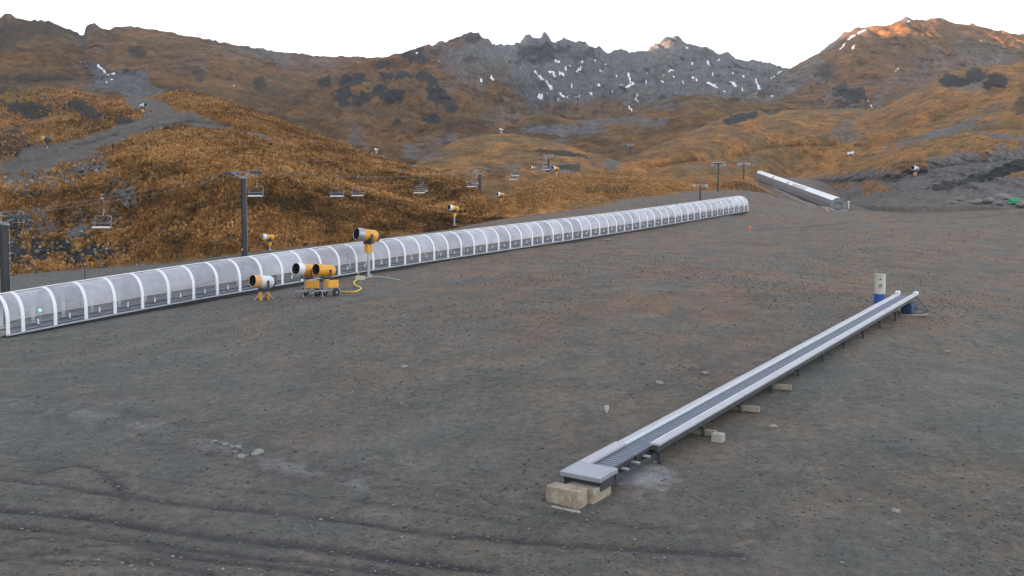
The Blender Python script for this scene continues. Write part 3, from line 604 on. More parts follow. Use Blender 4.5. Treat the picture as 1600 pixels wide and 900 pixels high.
# tussock clumps growing on the near hillsides
m, t, b = nodes('tussock_blades')
c = ramp(t, attr(t, 'tone'), [(0, (.06, .046, .020)), (.3, (.22, .115, .038)), (.6, (.42, .22, .075)), (1, (.76, .46, .20))])
t.links.new(c, b.inputs['Base Color']); b.inputs['Roughness'].default_value = .9; b.inputs['Specular IOR Level'].default_value = .1
M['tussock'] = m
def clumps(name, pts, UU, VV, dens_fn, n, hmin, hmax, seed, lift=0.0):
    r = np.random.default_rng(seed); nr, nc = UU.shape
    i = r.integers(0, nr-1, n); j = r.integers(0, nc-1, n); fa = r.random(n)[:, None]; fb = r.random(n)[:, None]
    p = pts[i, j]*(1-fa)*(1-fb)+pts[i+1, j]*fa*(1-fb)+pts[i, j+1]*(1-fa)*fb+pts[i+1, j+1]*fa*fb
    keep = r.random(n) < dens_fn(UU[i, j], VV[i, j], p); p = p[keep]; n = len(p)
    tone = np.clip(.47+lift+.55*fbm(p[:, 0]*.09, p[:, 1]*.09+p[:, 2]*.15, seed, 5)+.35*fbm(p[:, 0]*.6, p[:, 1]*.6, seed+9, 3)+r.normal(0, .15, n), .02, 1)
    h = (hmin+(hmax-hmin)*r.random(n))
    V = []; T = []
    K = 7
    for k in range(K):
        a = 2*np.pi*(k+r.random(n)*.8)/K; ln = h*(.7+.5*r.random(n)); sp_ = ln*(.35+.5*r.random(n)); wd = ln*.17
        ox, oy = np.cos(a), np.sin(a); zt_ = ln*(.75+.25*r.random(n))
        b0 = p+np.stack([ox*.05-oy*wd, oy*.05+ox*wd, np.full(n, -.08)], -1); b1 = p+np.stack([ox*.05+oy*wd, oy*.05-ox*wd, np.full(n, -.08)], -1)
        m0 = p+np.stack([ox*sp_*.5-oy*wd*.8, oy*sp_*.5+ox*wd*.8, zt_*.75], -1); m1 = p+np.stack([ox*sp_*.5+oy*wd*.8, oy*sp_*.5-ox*wd*.8, zt_*.75], -1)
        tp = p+np.stack([ox*sp_, oy*sp_, zt_*.85], -1)
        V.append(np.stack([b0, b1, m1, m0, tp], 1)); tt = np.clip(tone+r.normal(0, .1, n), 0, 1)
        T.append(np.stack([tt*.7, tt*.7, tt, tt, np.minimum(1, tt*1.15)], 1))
    V = np.stack(V, 1).reshape(-1, 3); T = np.stack(T, 1).reshape(-1)
    q = np.arange(n*K)[:, None]*5
    Fq = np.concatenate([q+np.array([[0, 1, 2]]), q+np.array([[0, 2, 3]]), q+np.array([[3, 2, 4]])], 0)
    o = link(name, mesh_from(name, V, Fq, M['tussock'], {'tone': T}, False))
    struct(o, 'stuff'); return tag(o, 'rusty brown and gold tussock clumps covering the near slopes', 'tussock')
dA = lambda U, V, p: np.clip(1-.95*rockA(U, V, None)-.60*darkA(U, V, None), 0, 1)*sstep(-.75, -.2, fbm(p[:, 0]*.16, p[:, 1]*.16+p[:, 2]*.2, 33, 3))
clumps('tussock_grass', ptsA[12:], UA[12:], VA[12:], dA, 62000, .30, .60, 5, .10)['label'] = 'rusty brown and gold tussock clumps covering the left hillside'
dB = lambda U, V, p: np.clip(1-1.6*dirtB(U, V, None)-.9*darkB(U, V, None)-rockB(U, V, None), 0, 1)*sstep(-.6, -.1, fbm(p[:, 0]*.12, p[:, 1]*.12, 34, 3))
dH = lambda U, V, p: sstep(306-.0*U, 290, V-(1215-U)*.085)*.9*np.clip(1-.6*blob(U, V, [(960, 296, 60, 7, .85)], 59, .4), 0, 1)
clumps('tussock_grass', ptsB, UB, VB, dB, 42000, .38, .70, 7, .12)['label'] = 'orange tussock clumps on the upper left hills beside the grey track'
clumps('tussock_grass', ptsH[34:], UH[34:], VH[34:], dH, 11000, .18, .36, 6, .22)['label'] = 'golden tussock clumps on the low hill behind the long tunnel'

# ================================================================= OBJECTS
bpy.context.view_layer.update()
DG = bpy.context.evaluated_depsgraph_get()
def hit(u, v, fallback=200):
    d = Vector(P(u, v, 100.0)).normalized()
    ok, loc, *_ = scene.ray_cast(DG, Vector((0, 0, 0)), d)
    return loc.copy() if ok else Vector(P(u, v, fallback))
def down(x, y):
    ok, loc, *_ = scene.ray_cast(DG, Vector((x, y, 300)), Vector((0, 0, -1)))
    return loc.z if ok else 0.0
SPOT = {k: hit(*k) for k in [(422, 391), (710, 352), (783, 316), (833, 271), (869, 273), (74, 232), (223, 176), (238, 192), (1328, 250), (1430, 275), (588, 240), (1585, 318), (1171, 366),
                             (133, 440), (1094, 312), (1122, 300), (1162, 282), (948, 642), (565, 436), (783, 208), (1326, 326), (1545, 316), (1560, 320), (1600, 322), (1612, 316), (1525, 318), (1500, 312), (1490, 318), (1568, 310), (1345, 322)]}
PYL = [(5, 75, 340), (380, 107.4, 271), (750, 189, 268), (857, 242, 244), (916, 286, 246), (985, 364, 226)]
PXY = [(P(u, v, d)[0], d, P(u, v, d)[2]) for u, d, v in PYL]
PZ = [down(x, y) for x, y, z in PXY]
print('pylon bases', PZ, [p[2] for p in PXY])

# ---------------- long covered conveyor
zc = []
for u, v in TB:
    n = u_to_n(u); x, d = near_wall(n); zc.append((n, float(gz_smooth(x, d))))
ns = np.linspace(-.45, 57, 60); zs = [float(gz_smooth(*near_wall(n))) for n in ns]
ZF = np.polyfit(ns, zs, 4)
TD = Vector((.02198, .0286, 0)).normalized(); TQ = Vector((TD.y, -TD.x, 0))
HW, ZB, ZK, ZT = 1.5, .34, 1.16, 2.66
def tun(n, q, z):
    x, d = near_wall(n); c = Vector((x, d, float(np.polyval(ZF, n)))) - TQ*(HW-.08)
    return c + TQ*q + Vector((0, 0, z))
def profile(hw=HW, dz=0.0, k=13):
    p = [(hw, ZB), (hw, ZK)]
    for i in range(1, k+1):
        a = math.pi*i/(k+1); p.append((hw*math.cos(a), ZK+(ZT-ZK+dz)*math.sin(a)**.92))
    return p + [(-hw, ZK), (-hw, ZB)]
root = thing('covered_conveyor', 'long arched clear-plastic conveyor tunnel with white hoops climbing across the pad', 'conveyor tunnel', tun(0, 0, 0))
RL = tuple(root.location)
HN = [-.45] + list(range(0, 58))
HN[-1] = 56.8
def strip(n0, n1, pr_out, pr_in, mb, mi=0):
    k = len(pr_out); a = [tun(n0, *p) for p in pr_out]; b = [tun(n1, *p) for p in pr_out]; c = [tun(n0, *p) for p in pr_in]; d = [tun(n1, *p) for p in pr_in]
    fs = []
    for i in range(k-1):
        fs += [(i, i+1, k+i+1, k+i), (2*k+i, 3*k+i, 3*k+i+1, 2*k+i+1), (i, 2*k+i, 2*k+i+1, i+1), (k+i, k+i+1, 3*k+i+1, 3*k+i)]
    fs += [(0, k, 3*k, 2*k), (k-1, 3*k-1, 4*k-1, 2*k-1)]
    mb.add(a+b+c+d, fs, mi)
po, pi_ = profile(HW+.035, .035), profile(HW-.03, -.03)
for n in HN:
    mb = MB(); hw_ = .054
    strip(n-hw_, n+hw_, po, pi_, mb); h = mb.build('hoop', M['hoop'], root, True, RL)
doors = {10, 22, 34, 46}
pp = profile()
for i, (n0, n1) in enumerate(zip(HN[:-1], HN[1:])):
    V = [tun(n0+.06, *p) for p in pp]+[tun(n1-.06, *p) for p in pp]; k = len(pp); Fs = []; mi = []
    for j in range(k-1):
        Fs.append((j, j+1, k+j+1, k+j)); mi.append(1 if j in (0, k-2) else 0)
    V = np.array(V)-np.array(RL)
    dark = round(n0) in doors
    me = mesh_from('cover_panel', V, Fs, [M['panel'], M['door'] if dark else M['window']], matidx=mi)
    me.polygons.foreach_set('use_smooth', [x == 0 for x in mi])
    o = link('cover_panel', me, root)
    if dark: o['label'] = 'bay with a darker smoked lower door'
    if n1-n0 > .6:
        mb = MB(); c = tun((n0+n1)/2-.05, HW+.06, .78)
        mb.box(c, (.07, .07, .34), bev=.01); mb.box(c-Vector((0, 0, .22)), (.16, .12, .07), mi=1)
        mb.build('latch', [M['white'], M['dark']], o, world=RL)
def rail(mb, n0, n1, q, z, w_, h_, mi=0, step=1.0):
    m_ = max(2, int((n1-n0)/step)); rings = []
    for i in range(m_+1):
        n = n0+(n1-n0)*i/m_; rings.append([tun(n, q-w_/2, z-h_/2), tun(n, q+w_/2, z-h_/2), tun(n, q+w_/2, z+h_/2), tun(n, q-w_/2, z+h_/2)])
    vs = [p for r_ in rings for p in r_]; fs = []
    for i in range(m_):
        for k in range(4): fs.append((i*4+k, i*4+(k+1) % 4, (i+1)*4+(k+1) % 4, (i+1)*4+k))
    fs += [(3, 2, 1, 0), tuple(m_*4+k for k in range(4))]
    mb.add(vs, fs, mi)
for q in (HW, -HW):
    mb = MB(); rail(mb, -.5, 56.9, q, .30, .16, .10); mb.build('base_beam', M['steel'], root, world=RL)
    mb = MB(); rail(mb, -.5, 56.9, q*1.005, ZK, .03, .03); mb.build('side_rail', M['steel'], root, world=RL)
    mb = MB(); rail(mb, -.5, 56.9, q*.94, .12, .04, .30); mb.build('shadow_strip', M['black'], root, world=RL)  # black strip added to darken the shadow gap under the base
    for z in (.46,):
        mb = MB(); rail(mb, -.5, 56.9, q*.985, z, .04, .05); mb.build('kick_rail', M['steel'], root, world=RL)
mb = MB(); rail(mb, -.45, 56.8, 0, ZT+.045, .16, .05); mb.build('ridge_strip', M['hoop'], root, world=RL)
mb = MB(); rail(mb, -.5, 56.9, 0, .30, .75, .05); mb.build('belt', M['belt'], root, world=RL)
mb = MB(); rail(mb, -.5, 56.9, 0, .20, 2.8, .06); mb.build('deck', M['dark'], root, world=RL)
for k in range(0, 57, 2):
    mb = MB()
    for q in (-1.25, 1.25): mb.box(tun(k, q, .02), (.14, .14, .46))
    mb.box(tun(k, 0, .10), (.1, 2.5, .10), Matrix.Rotation(math.atan2(TD.y, TD.x), 3, 'Z'))
    mb.build('support_leg', M['dark'], root, world=RL)
mb = MB(); c = tun(.75, .55, 1.32); mb.lathe([(-.05, 0), (-.05, .06), (.05, .06), (.05, 0)], c, (TQ.x, TQ.y, 0), 10)
m, t, b = nodes('green_lamp'); b.inputs['Emission Color'].default_value = (.1, 1, .45, 1); b.inputs['Emission Strength'].default_value = 1.2; b.inputs['Base Color'].default_value = (.1, .8, .4, 1); M['glamp'] = m
mb.build('signal_lamp', M['glamp'], root, world=RL)
mb = MB(); mb.tube([tun(.75, .55, .3), tun(.75, .55, 1.3)], .03); mb.build('lamp_post', M['steel'], root, world=RL)

# ---------------- second, higher covered conveyor
A0 = Vector(P(1309, 332, 180)); A1 = Vector(P(1187, 281, 290))
A0.z = float(gz_smooth(A0.x, A0.y))+.1; A1.z = float(gz_smooth(A1.x, A1.y))+.1
root2 = thing('covered_conveyor', 'short covered conveyor with grey sides and sky reflection painted white on its roof, high on the right slope', 'conveyor tunnel', A0)
d2 = (A1-A0); L2 = d2.length; e2 = d2.normalized(); q2 = Vector((e2.y, -e2.x, 0)).normalized()*-1       # towards the left, the visible side
h2 = lambda t_, q, z: A0+e2*t_+q2*q+Vector((0, 0, z))
nb2 = 26; pr2 = [(1.4, .2), (1.38, 1.25), (1.1, 2.15), (.4, 2.65), (-.4, 2.65), (-1.1, 2.15), (-1.38, 1.25), (-1.4, .2)]
rr = random.Random(4)
for i in range(nb2+1):
    mb = MB(); t_ = L2*i/nb2
    mb.tube([h2(t_, q*.97, z*.975) for q, z in pr2], .05, 6); mb.build('hoop', M['sidepanel'], root2, world=A0)
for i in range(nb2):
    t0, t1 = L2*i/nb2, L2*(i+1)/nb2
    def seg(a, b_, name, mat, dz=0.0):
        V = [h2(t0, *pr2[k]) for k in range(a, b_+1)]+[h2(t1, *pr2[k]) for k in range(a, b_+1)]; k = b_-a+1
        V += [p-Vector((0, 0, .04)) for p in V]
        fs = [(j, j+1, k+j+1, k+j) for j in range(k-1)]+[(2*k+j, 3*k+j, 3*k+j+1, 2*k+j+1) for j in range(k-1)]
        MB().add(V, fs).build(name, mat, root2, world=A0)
    short = i in (7, 8, 9, 10, 12, 18)  # roof white paints reflected sky; short bays make its lower edge ragged
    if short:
        seg(3, 5, 'sky_sheen_panel', M['hoop']); seg(0, 3, 'side_panel', M['sidepanel'])
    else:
        seg(2, 5, 'sky_sheen_panel', M['hoop']); seg(0, 2, 'side_panel', M['sidepanel'])
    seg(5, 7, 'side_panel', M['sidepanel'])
mb = MB()
for a_, b_ in ((-1.5, -.9), (.9, 1.5)): mb.add([h2(-.05, a_, .1), h2(-.05, b_, .1), h2(-.05, b_*.93, 1.9), h2(-.05, a_*.93, 1.9)], [(0, 1, 2, 3)])
mb.add([h2(-.06, -1.25, 1.8), h2(-.06, 1.25, 1.8), h2(-.06, .4, 2.55), h2(-.06, -.4, 2.55)], [(0, 1, 2, 3)])
mb.add([h2(.3, -.9, .1), h2(.3, .9, .1), h2(.3, .9, 1.85), h2(.3, -.9, 1.85)], [(0, 1, 2, 3)])
mb.build('end_wall', M['sidepanel'], root2, world=A0)
mb = MB()
mb.box(h2(-.9, 0, .16), (3.4, .3, .22), Matrix.Rotation(math.atan2(q2.y, q2.x), 3, 'Z')); mb.build('step', M['cream'], root2, world=A0)
mb = MB(); mb.tube([h2(0, 0, .28), h2(L2, 0, .28)], .35, 4); mb.build('belt', M['belt'], root2, world=A0)
def board_line(u0, v0, u1, v1, w_, h_, name, label):
    a, b_ = Vector(pix_to_ground(u0, v0)), Vector(pix_to_ground(u1, v1)); mb = MB(); m_ = 14; e = (b_-a).normalized(); s_ = Vector((e.y, -e.x, 0)).normalized()
    for i in range(m_):
        p, q = a.lerp(b_, i/m_+.004), a.lerp(b_, (i+1)/m_-.004)
        p.z = float(gz(p.x, p.y)); q.z = float(gz(q.x, q.y)); j = rr.uniform(-.12, .12); j2 = rr.uniform(-.06, .1)
        vs = [x+s_*(k*w_/2+j)+Vector((0, 0, zz+j2)) for x in (p, q) for k in (-1, 1) for zz in (-.2, h_)]
        mb.add(vs, [(0, 1, 3, 2), (4, 6, 7, 5), (0, 4, 5, 1), (2, 3, 7, 6), (0, 2, 6, 4), (1, 5, 7, 3)])
    o = mb.build(name, M['timber']); tag(o, label, 'timber edging', 'timber edging beside the upper conveyor'); return o
board_line(1193, 284, 1303, 332, .5, .30, 'timber_edging', 'line of weathered boards right along the foot of the upper covered conveyor')
board_line(1222, 303, 1297, 333, .45, .25, 'timber_edging', 'shorter outer line of weathered boards below the upper covered conveyor')

# ---------------- open conveyor in the foreground
CA = Vector(P(875, 736, 23.0)); CF = Vector(P(1398, 458, 49.5))
ce = (CF-CA); CL = ce.length; ce.normalize(); cq = Vector((ce.y, -ce.x, 0)).normalized(); cu = cq.cross(ce)
CW = 1.2
MC = Matrix((cq, ce, cu)).transposed()
def cv(q, t_, z): return CA+cq*q+ce*t_+cu*z
conv = thing('open_conveyor', 'open magic-carpet conveyor with silver side covers running up the gravel in the foreground', 'conveyor', CA)
def cbox(name, q0, q1, t0, t1, z0, z1, mat, bev=.012, mbx=None):
    mb = mbx or MB(); mb.box(cv((q0+q1)/2, (t0+t1)/2, (z0+z1)/2), (q1-q0, t1-t0, z1-z0), MC, bev=bev)
    return mb if mbx is not None else mb.build(name, mat, conv, world=CA)
cbox('end_cover', -.02, 1.22, 0, .92, -.13, 0, M['endrail'], .015)
cbox('side_cover', -.02, .33, .925, 2.9, -.09, .0, M['rail'])
t_ = 2.91; k = 0
while t_ < CL:
    t2 = min(t_+3.05, CL); cbox('side_cover', .02, .26, t_, t2-.012, -.08, -.012 - .006*(k % 2), M['rail'], .01); t_ = t2; k += 1
t_ = 3.25; k = 0
while t_ < CL:
    t2 = min(t_+3.05, CL+.25); cbox('side_cover', .94, 1.20, t_, t2-.012, -.08, -.012 - .006*(k % 2), M['rail'], .01); t_ = t2; k += 1
cbox('side_lip', .26, .28, 2.91, CL, -.10, -.003, M['white'], .004); cbox('side_lip', .92, .94, 3.25, CL, -.10, -.003, M['white'], .004)
bl = MB(); bl.box((0, 0, 0), (.66, CL-1.0, .03)); belt = bl.build('belt', M['belt'], conv)
belt.matrix_local = Matrix.Translation(cv(.60, .93+(CL-1.0)/2, -.115)-CA) @ MC.to_4x4()
cbox('frame_beam', .05, .11, .4, CL, -.24, -.085, M['dark'], 0); cbox('frame_beam', 1.10, 1.16, 3.2, CL, -.24, -.085, M['dark'], 0)
cbox('frame_beam', 1.0, 1.05, .5, 3.3, -.42, -.30, M['dark'], 0)
for tt in (1.5, 2.1, 2.7): cbox('cross_bracket', .92, 1.16, tt, tt+.10, -.27, -.22, M['steel'], .004)
for tt in (1.1, 2.35): cbox('drive_plate', .90, .96, tt, tt+.75, -.34, -.13, M['black'], .01)
mb = MB(); mb.tube([cv(.1, 1.0, -.25), cv(1.15, 1.0, -.25)], .11, 14); mb.build('roller', M['dark'], conv, True, CA)
cbox('end_box', .0, 1.15, .15, .85, -.42, -.152, M['dark'], .01)
for k in range(11):
    tt = 3.4+k*2.85
    p0 = cv(.6, tt, -.36); gzz = float(gz(p0.x, p0.y))-.1
    mb = MB()
    for q in (.08, 1.13):
        p = cv(q, tt, -.30); g_ = float(gz(p.x, p.y))-.1; mb.box((p.x, p.y, (p.z+g_)/2), (.09, .09, max(.1, p.z-g_)), Matrix.Rotation(math.atan2(ce.y, ce.x), 3, 'Z'))
    mb.box(cv(.6, tt, -.33), (1.05, .09, .09), MC)
    mb.build('support_leg', M['dark'], conv, world=CA)
p = cv(1.0, CL-1.0, -.62); mb = MB(); mb.box(p, (.55, 1.3, .52), MC, bev=.03); mb.build('drive_box', M['bluedark'], conv, world=CA)
for q in (.12, 1.07): mb = MB(); mb.box(cv(q, CL+.15, .02), (.24, .30, .16), MC, bev=.03); mb.build('end_cap', M['hoop'], conv, world=CA)
mb = MB()
mb.tube([cv(1.2, CL-.1, -.2), cv(1.75, CL+.1, -.95)], .03, 6); mb.tube([cv(1.2, CL-1.4, -.5), cv(1.75, CL+.1, -.95)], .03, 6); mb.tube([cv(.9, CL-2.4, -.95), cv(1.75, CL+.1, -.95)], .035, 6)
mb.build('end_brace', M['dark'], conv, world=CA)
# concrete footing blocks and loose pieces at the near end
def on_ground(name, mat, u, v, size, label, cat, rot=None, bev=.02, sink=.03, group=None, rough=.0, tilt=0):
    x, y, z = pix_to_ground(u, v)
    a = math.atan2(ce.y, ce.x)-math.pi/2 if rot is None else rot
    mb = MB(); mb.box((0, 0, size[2]/2-sink), size, bev=bev)
    o = mb.build(name, mat); o.location = (x, y, z); o.rotation_euler = (tilt, 0, a)
    return tag(o, label, cat, group)
def block_at(q0, q1, t0, t1, top, mat, label, name='concrete_block', h=None, mb=None):
    c = Vector(CA)+cq*(q0+q1)/2+ce*(t0+t1)/2; g_ = float(gz(c.x, c.y))-.06
    zt_ = top; mb = MB(); mb.box((0, 0, (zt_-g_)/2), (q1-q0, t1-t0, zt_-g_), bev=.012)
    o = mb.build(name, mat); o.location = (c.x, c.y, g_); o.rotation_euler = (0, 0, math.atan2(ce.y, ce.x)-math.pi/2)
    return tag(o, label, 'concrete block')
zb = CA.z-.22
block_at(-.02, .98, -.62, -.17, zb-.03, M['concrete'], 'rust-stained concrete block at the near end of the open conveyor, in front')
block_at(.25, 1.12, -.14, .75, zb-.05, M['concrete'], 'shaded concrete footing directly under the silver end cover of the open conveyor')
on_ground('plank', M['palecon'], 884, 797, (.85, .12, .05), 'pale plank lying on the gravel before the front concrete block', 'plank', rot=-.62)
on_ground('steel_bracket', M['black'], 857, 781, (.35, .12, .06), 'rusty black bracket on the gravel at the left of the concrete block', 'bracket', rot=-.3)
on_ground('tie_rod', M['steel'], 1017, 708, (.05, .5, .05), 'short pale tie rod beside the start of the right side cover', 'rod', rot=.5)
for (u, v, sz, lb) in [(1088, 679, (1.3, .16, .20), 'weathered timber beam under the open conveyor, nearest of three'), (1150, 641, (1.6, .18, .20), 'weathered timber beam under the open conveyor, middle of three'),
                       (1200, 606, (1.7, .18, .20), 'weathered timber beam under the open conveyor, farthest of three')]:
    on_ground('timber_beam', M['timber'], u, v, sz, lb, 'timber beam', rot=math.atan2(cq.y, cq.x)+.12, group='timber beams under the open conveyor')
on_ground('stone_block', M['palecon'], 1122, 690, (.35, .3, .28), 'small pale stone block beside the nearest timber beam', 'stone block')
on_ground('timber_board', M['timber'], 1428, 494, (1.6, .25, .1), 'weathered board on the gravel below the far end of the open conveyor', 'board', rot=.15)
# control post
x, y = xcol(1376, 51.5), 51.5; z = float(gz(x, y)); zt = zrow(428, 51.5); zbl = zrow(459, 51.5)
post = thing('control_post', 'cream cylindrical control post with a blue base at the far end of the open conveyor', 'control post', (x, y, z))
mb = MB(); mb.lathe([(0, .0), (0, .33), (zbl-z, .33), (zbl-z, .0)], (0, 0, 0), (0, 0, 1), 20); mb.build('post_base', M['blue'], post, True)
mb = MB(); mb.lathe([(zbl-z, .31), (zt-z-.08, .31), (zt-z-.05, .35), (zt-z-.02, .35), (zt-z, .30), (zt-z, 0)], (0, 0, 0), (0, 0, 1), 20); mb.build('post_body', M['cream'], post, True)
mb = MB(); mb.box((-.10, -.31, zt-z-.30), (.10, .06, .10), bev=.02); mb.box((-.08, -.315, zt-z-.62), (.16, .03, .06)); mb.box((-.10, -.315, zt-z-.72), (.2, .03, .05)); mb.build('switch_panel', M['dark'], post)

# ---------------- fan guns
def fan_gun(label, loc, heading, elev=8, s=1.0, base='cradle', body='yellow', front='steel', h=1.0, box='yellow', detail=True, group='snow guns'):
    """axis of the barrel points to heading (degrees from +x); h = height of the yoke foot"""
    g = thing('snow_gun', label, 'snow gun', loc, R(heading), group)
    ax = Vector((math.cos(R(elev)), 0, math.sin(R(elev)))); c = Vector((0, 0, h+.62*s))
    mb = MB(); mb.lathe([(-.62*s, .30*s), (-.60*s, .40*s), (-.45*s, .45*s), (.05*s, .43*s), (.48*s, .42*s)], c, ax, 26); mb.build('barrel', M[body], g, True)
    mb = MB(); mb.lathe([(.48*s, .42*s), (.50*s, .455*s), (.75*s, .445*s), (.98*s, .43*s), (1.0*s, .42*s), (.98*s, .395*s)], c, ax, 26); mb.build('nozzle_ring', M[front], g, True)
    mb = MB(); mb.lathe([(.98*s, .395*s), (.30*s, .35*s), (.30*s, .0)], c, ax, 20); mb.lathe([(-.2*s, .14*s), (.5*s, .12*s), (.62*s, .0)], c, ax, 12); mb.build('fan_hub', M['black'], g, True)
    mb = MB(); mb.lathe([(-.62*s, .30*s), (-.70*s, .36*s), (-.80*s, .34*s), (-.84*s, .18*s), (-.84*s, 0)], c, ax, 20); mb.build('intake_grille', M['dark'], g, True)
    mb = MB()
    for y_ in (-.50*s, .50*s):
        mb.box((0, y_, h+.40*s), (.16*s, .06, .62*s), bev=.01); mb.tube([(0, y_*.85, c.z), (0, y_*1.12, c.z)], .07*s, 10)
    mb.box((0, 0, h+.09*s), (.30*s, 1.06*s, .10*s), bev=.01); mb.tube([(0, 0, h-.1), (0, 0, h+.1)], .12*s, 10)
    mb.build('yoke', M['dark'], g)
    if base == 'tower':
        mb = MB(); mb.tube([(0, 0, -.3), (0, 0, h-.05)], [.13, .11], 12); mb.box((0, 0, .04), (.5, .5, .08), bev=.01); mb.build('pole', M['steel'], g)
        mb = MB(); mb.box((-.02, -.02, h-.28*s), (.42*s, .44*s, .62*s), bev=.03); b_ = mb.build('control_box', M[box], g)
        mb = MB(); mb.box((-.02, -.25*s, h-.28*s), (.30*s, .03, .40*s), bev=.01); mb.build('door', M[box], b_)
        mb = MB(); mb.lathe([(-.05, .0), (-.05, .20*s), (.38*s, .42*s), (.45*s, .42*s), (.45*s, 0)], (0, 0, h), (0, 0, 1), 16); mb.build('turntable', M['dark'], g)
    elif base == 'cradle':
        for sx in (-.32, .32):
            mb = MB(); mb.box((sx, 0, h*.5-.02), (.20, .26, h-.04), bev=.02); mb.build('leg', M[box], g)
        mb = MB(); mb.box((0, 0, h-.05), (.95, .34, .10), bev=.01); mb.box((0, .0, .12), (1.2, .08, .08)); mb.build('cradle', M['dark'], g)
        for sy in (-.42, .42):
            mb = MB(); mb.tube([(-.6, sy, 0), (0, sy*.4, h-.1)], .03, 6); mb.tube([(.6, sy, 0), (0, sy*.4, h-.1)], .03, 6); mb.build('brace', M['steel'], g)
    else:
        mb = MB(); mb.box((-.1, 0, .42), (1.9, .07, .07)); mb.box((-.1, -.35, .42), (1.7, .07, .07)); mb.box((-.1, .35, .42), (1.7, .07, .07)); mb.box((0, 0, h*.5+.2), (.3, .3, h-.4), bev=.02)
        mb.tube([(.85, 0, .42), (1.35, 0, .30)], .035, 6); mb.build('chassis', M['steel'], g)
        mb = MB(); mb.box((-.2, .36, h*.5+.26), (.95, .40, .55), bev=.03); mb.build('control_box', M[box], g)
        for sy in (-.62, .62):
            wl = MB(); wl.lathe([(-.09, .10), (-.09, .26), (-.06, .29), (.06, .29), (.09, .26), (.09, .10)], (-.35, sy, .29), (0, 1, 0), 18); tyre = wl.build('wheel', M['black'], g, True)
            wl = MB(); wl.lathe([(-.05, 0), (-.05, .12), (.05, .12), (.05, 0)], (-.35, sy, .29), (0, 1, 0), 12); wl.build('rim', M['steel'], tyre)
        for (sx, sy) in ((.75, -.5), (.75, .5), (-.95, -.4), (-.95, .4)):
            mb = MB(); mb.tube([(sx, sy, .0), (sx, sy*.7, .5)], .028, 6); mb.box((sx, sy, .02), (.16, .16, .03)); mb.build('jack_leg', M['steel'], g)
    return g
def gp(u, v): return pix_to_ground(u, v)
fan_gun('squat snow gun with an orange-rimmed white barrel on two yellow legs, leftmost on the gravel', gp(413, 470), 232, 6, .98, 'cradle', 'white', 'orange', .72)
fan_gun('wheeled snow gun with a white nozzle, between two others in front of the tunnel', gp(480, 464), 234, 8, 1.02, 'trolley', 'yellow', 'white', 1.22)
fan_gun('all-yellow snow gun with a yellow control box, right of the wheeled white-nosed one', gp(510, 464), 234, 6, .95, 'trolley', 'yellow', 'yellow', 1.22, 'yellow')
fan_gun('yellow snow gun with a grey nozzle on a tall pole rising above the tunnel', gp(576, 431), 222, 7, 1.2, 'tower', 'yellow', 'steel', 2.65)
fan_gun('white-nosed snow gun on a pole behind the tunnel, right of the tall chairlift pylon', SPOT[(422, 391)], 205, 6, .9, 'tower', 'yellow', 'white', 1.1)
fan_gun('white-nosed snow gun on a dark pole at the hill foot, left of the middle pylon', SPOT[(710, 352)], 218, 10, 1.0, 'tower', 'yellow', 'white', 1.9)
fan_gun('small distant snow gun on the golden slope right of the middle pylon', SPOT[(783, 316)], 215, 10, .9, 'tower', 'yellow', 'white', .8)
fan_gun('tiny snow gun on the hill crest left of the valley pylon', SPOT[(833, 271)], 215, 10, .9, 'tower', 'yellow', 'white', .9)
fan_gun('tiny snow gun on the hill crest right of the valley pylon', SPOT[(869, 273)], 215, 10, .9, 'tower', 'yellow', 'white', .7)
fan_gun('dark distant snow gun where the grey track meets the left hillside', SPOT[(74, 232)], 200, 10, 1.2, 'tower', 'dark', 'orange', 1.4, 'dark')
fan_gun('distant snow gun beside the upper grey track', SPOT[(223, 176)], 330, 10, 1.3, 'tower', 'white', 'white', 1.0, 'orange')
fan_gun('distant snow gun on the skyline knoll of the right slope', SPOT[(1328, 250)], 330, 10, 1.2, 'tower', 'white', 'white', 1.2, 'yellow')
fan_gun('lone snow gun on the grey rubble slope at right', SPOT[(1430, 275)], 215, 8, 1.2, 'tower', 'white', 'white', .9, 'orange')
fan_gun('tiny white snow gun on the far left ridge line above the hanging chairs', SPOT[(588, 240)], 215, 8, 1.2, 'tower', 'white', 'white', 1.0, 'white')
fan_gun('tiny white snow gun on the far mound in the valley centre', SPOT[(783, 208)], 215, 8, 1.2, 'tower', 'white', 'white', .8, 'white')
# hose and valve box
vb = thing('valve_box', 'pale valve box at the foot of the tall snow-gun pole', 'valve box', gp(563, 437))
mb = MB(); mb.box((0, 0, .16), (.7, .45, .34), bev=.02); mb.build('housing', M['cream'], vb)
mb = MB(); mb.tube([(-.15, -.1, .3), (-.15, -.1, .55)], .04, 8); mb.box((-.15, -.1, .56), (.22, .05, .04)); mb.build('valve_handle', M['yellow'], vb)
def ground_tube(name, px, r_, mat, label, cat):
    pts = smooth_poly([gp(u, v)[:2] for u, v in px], 6); mb = MB()
    mb.tube([(x, y, float(gz(x, y))+r_*.9) for x, y in pts], r_, 8); o = mb.build(name, mat, smooth=True); return tag(o, label, cat)
ground_tube('hose', [(562, 436), (553, 441), (556, 447), (564, 451), (560, 456), (545, 458), (530, 457)], .06, M['hose'], 'yellow hose looping over the gravel from the valve box', 'hose')
ground_tube('water_pipe', [(566, 436), (580, 433), (600, 434), (625, 438)], .045, M['cream'], 'pale thin pipe running right from the valve box', 'pipe')

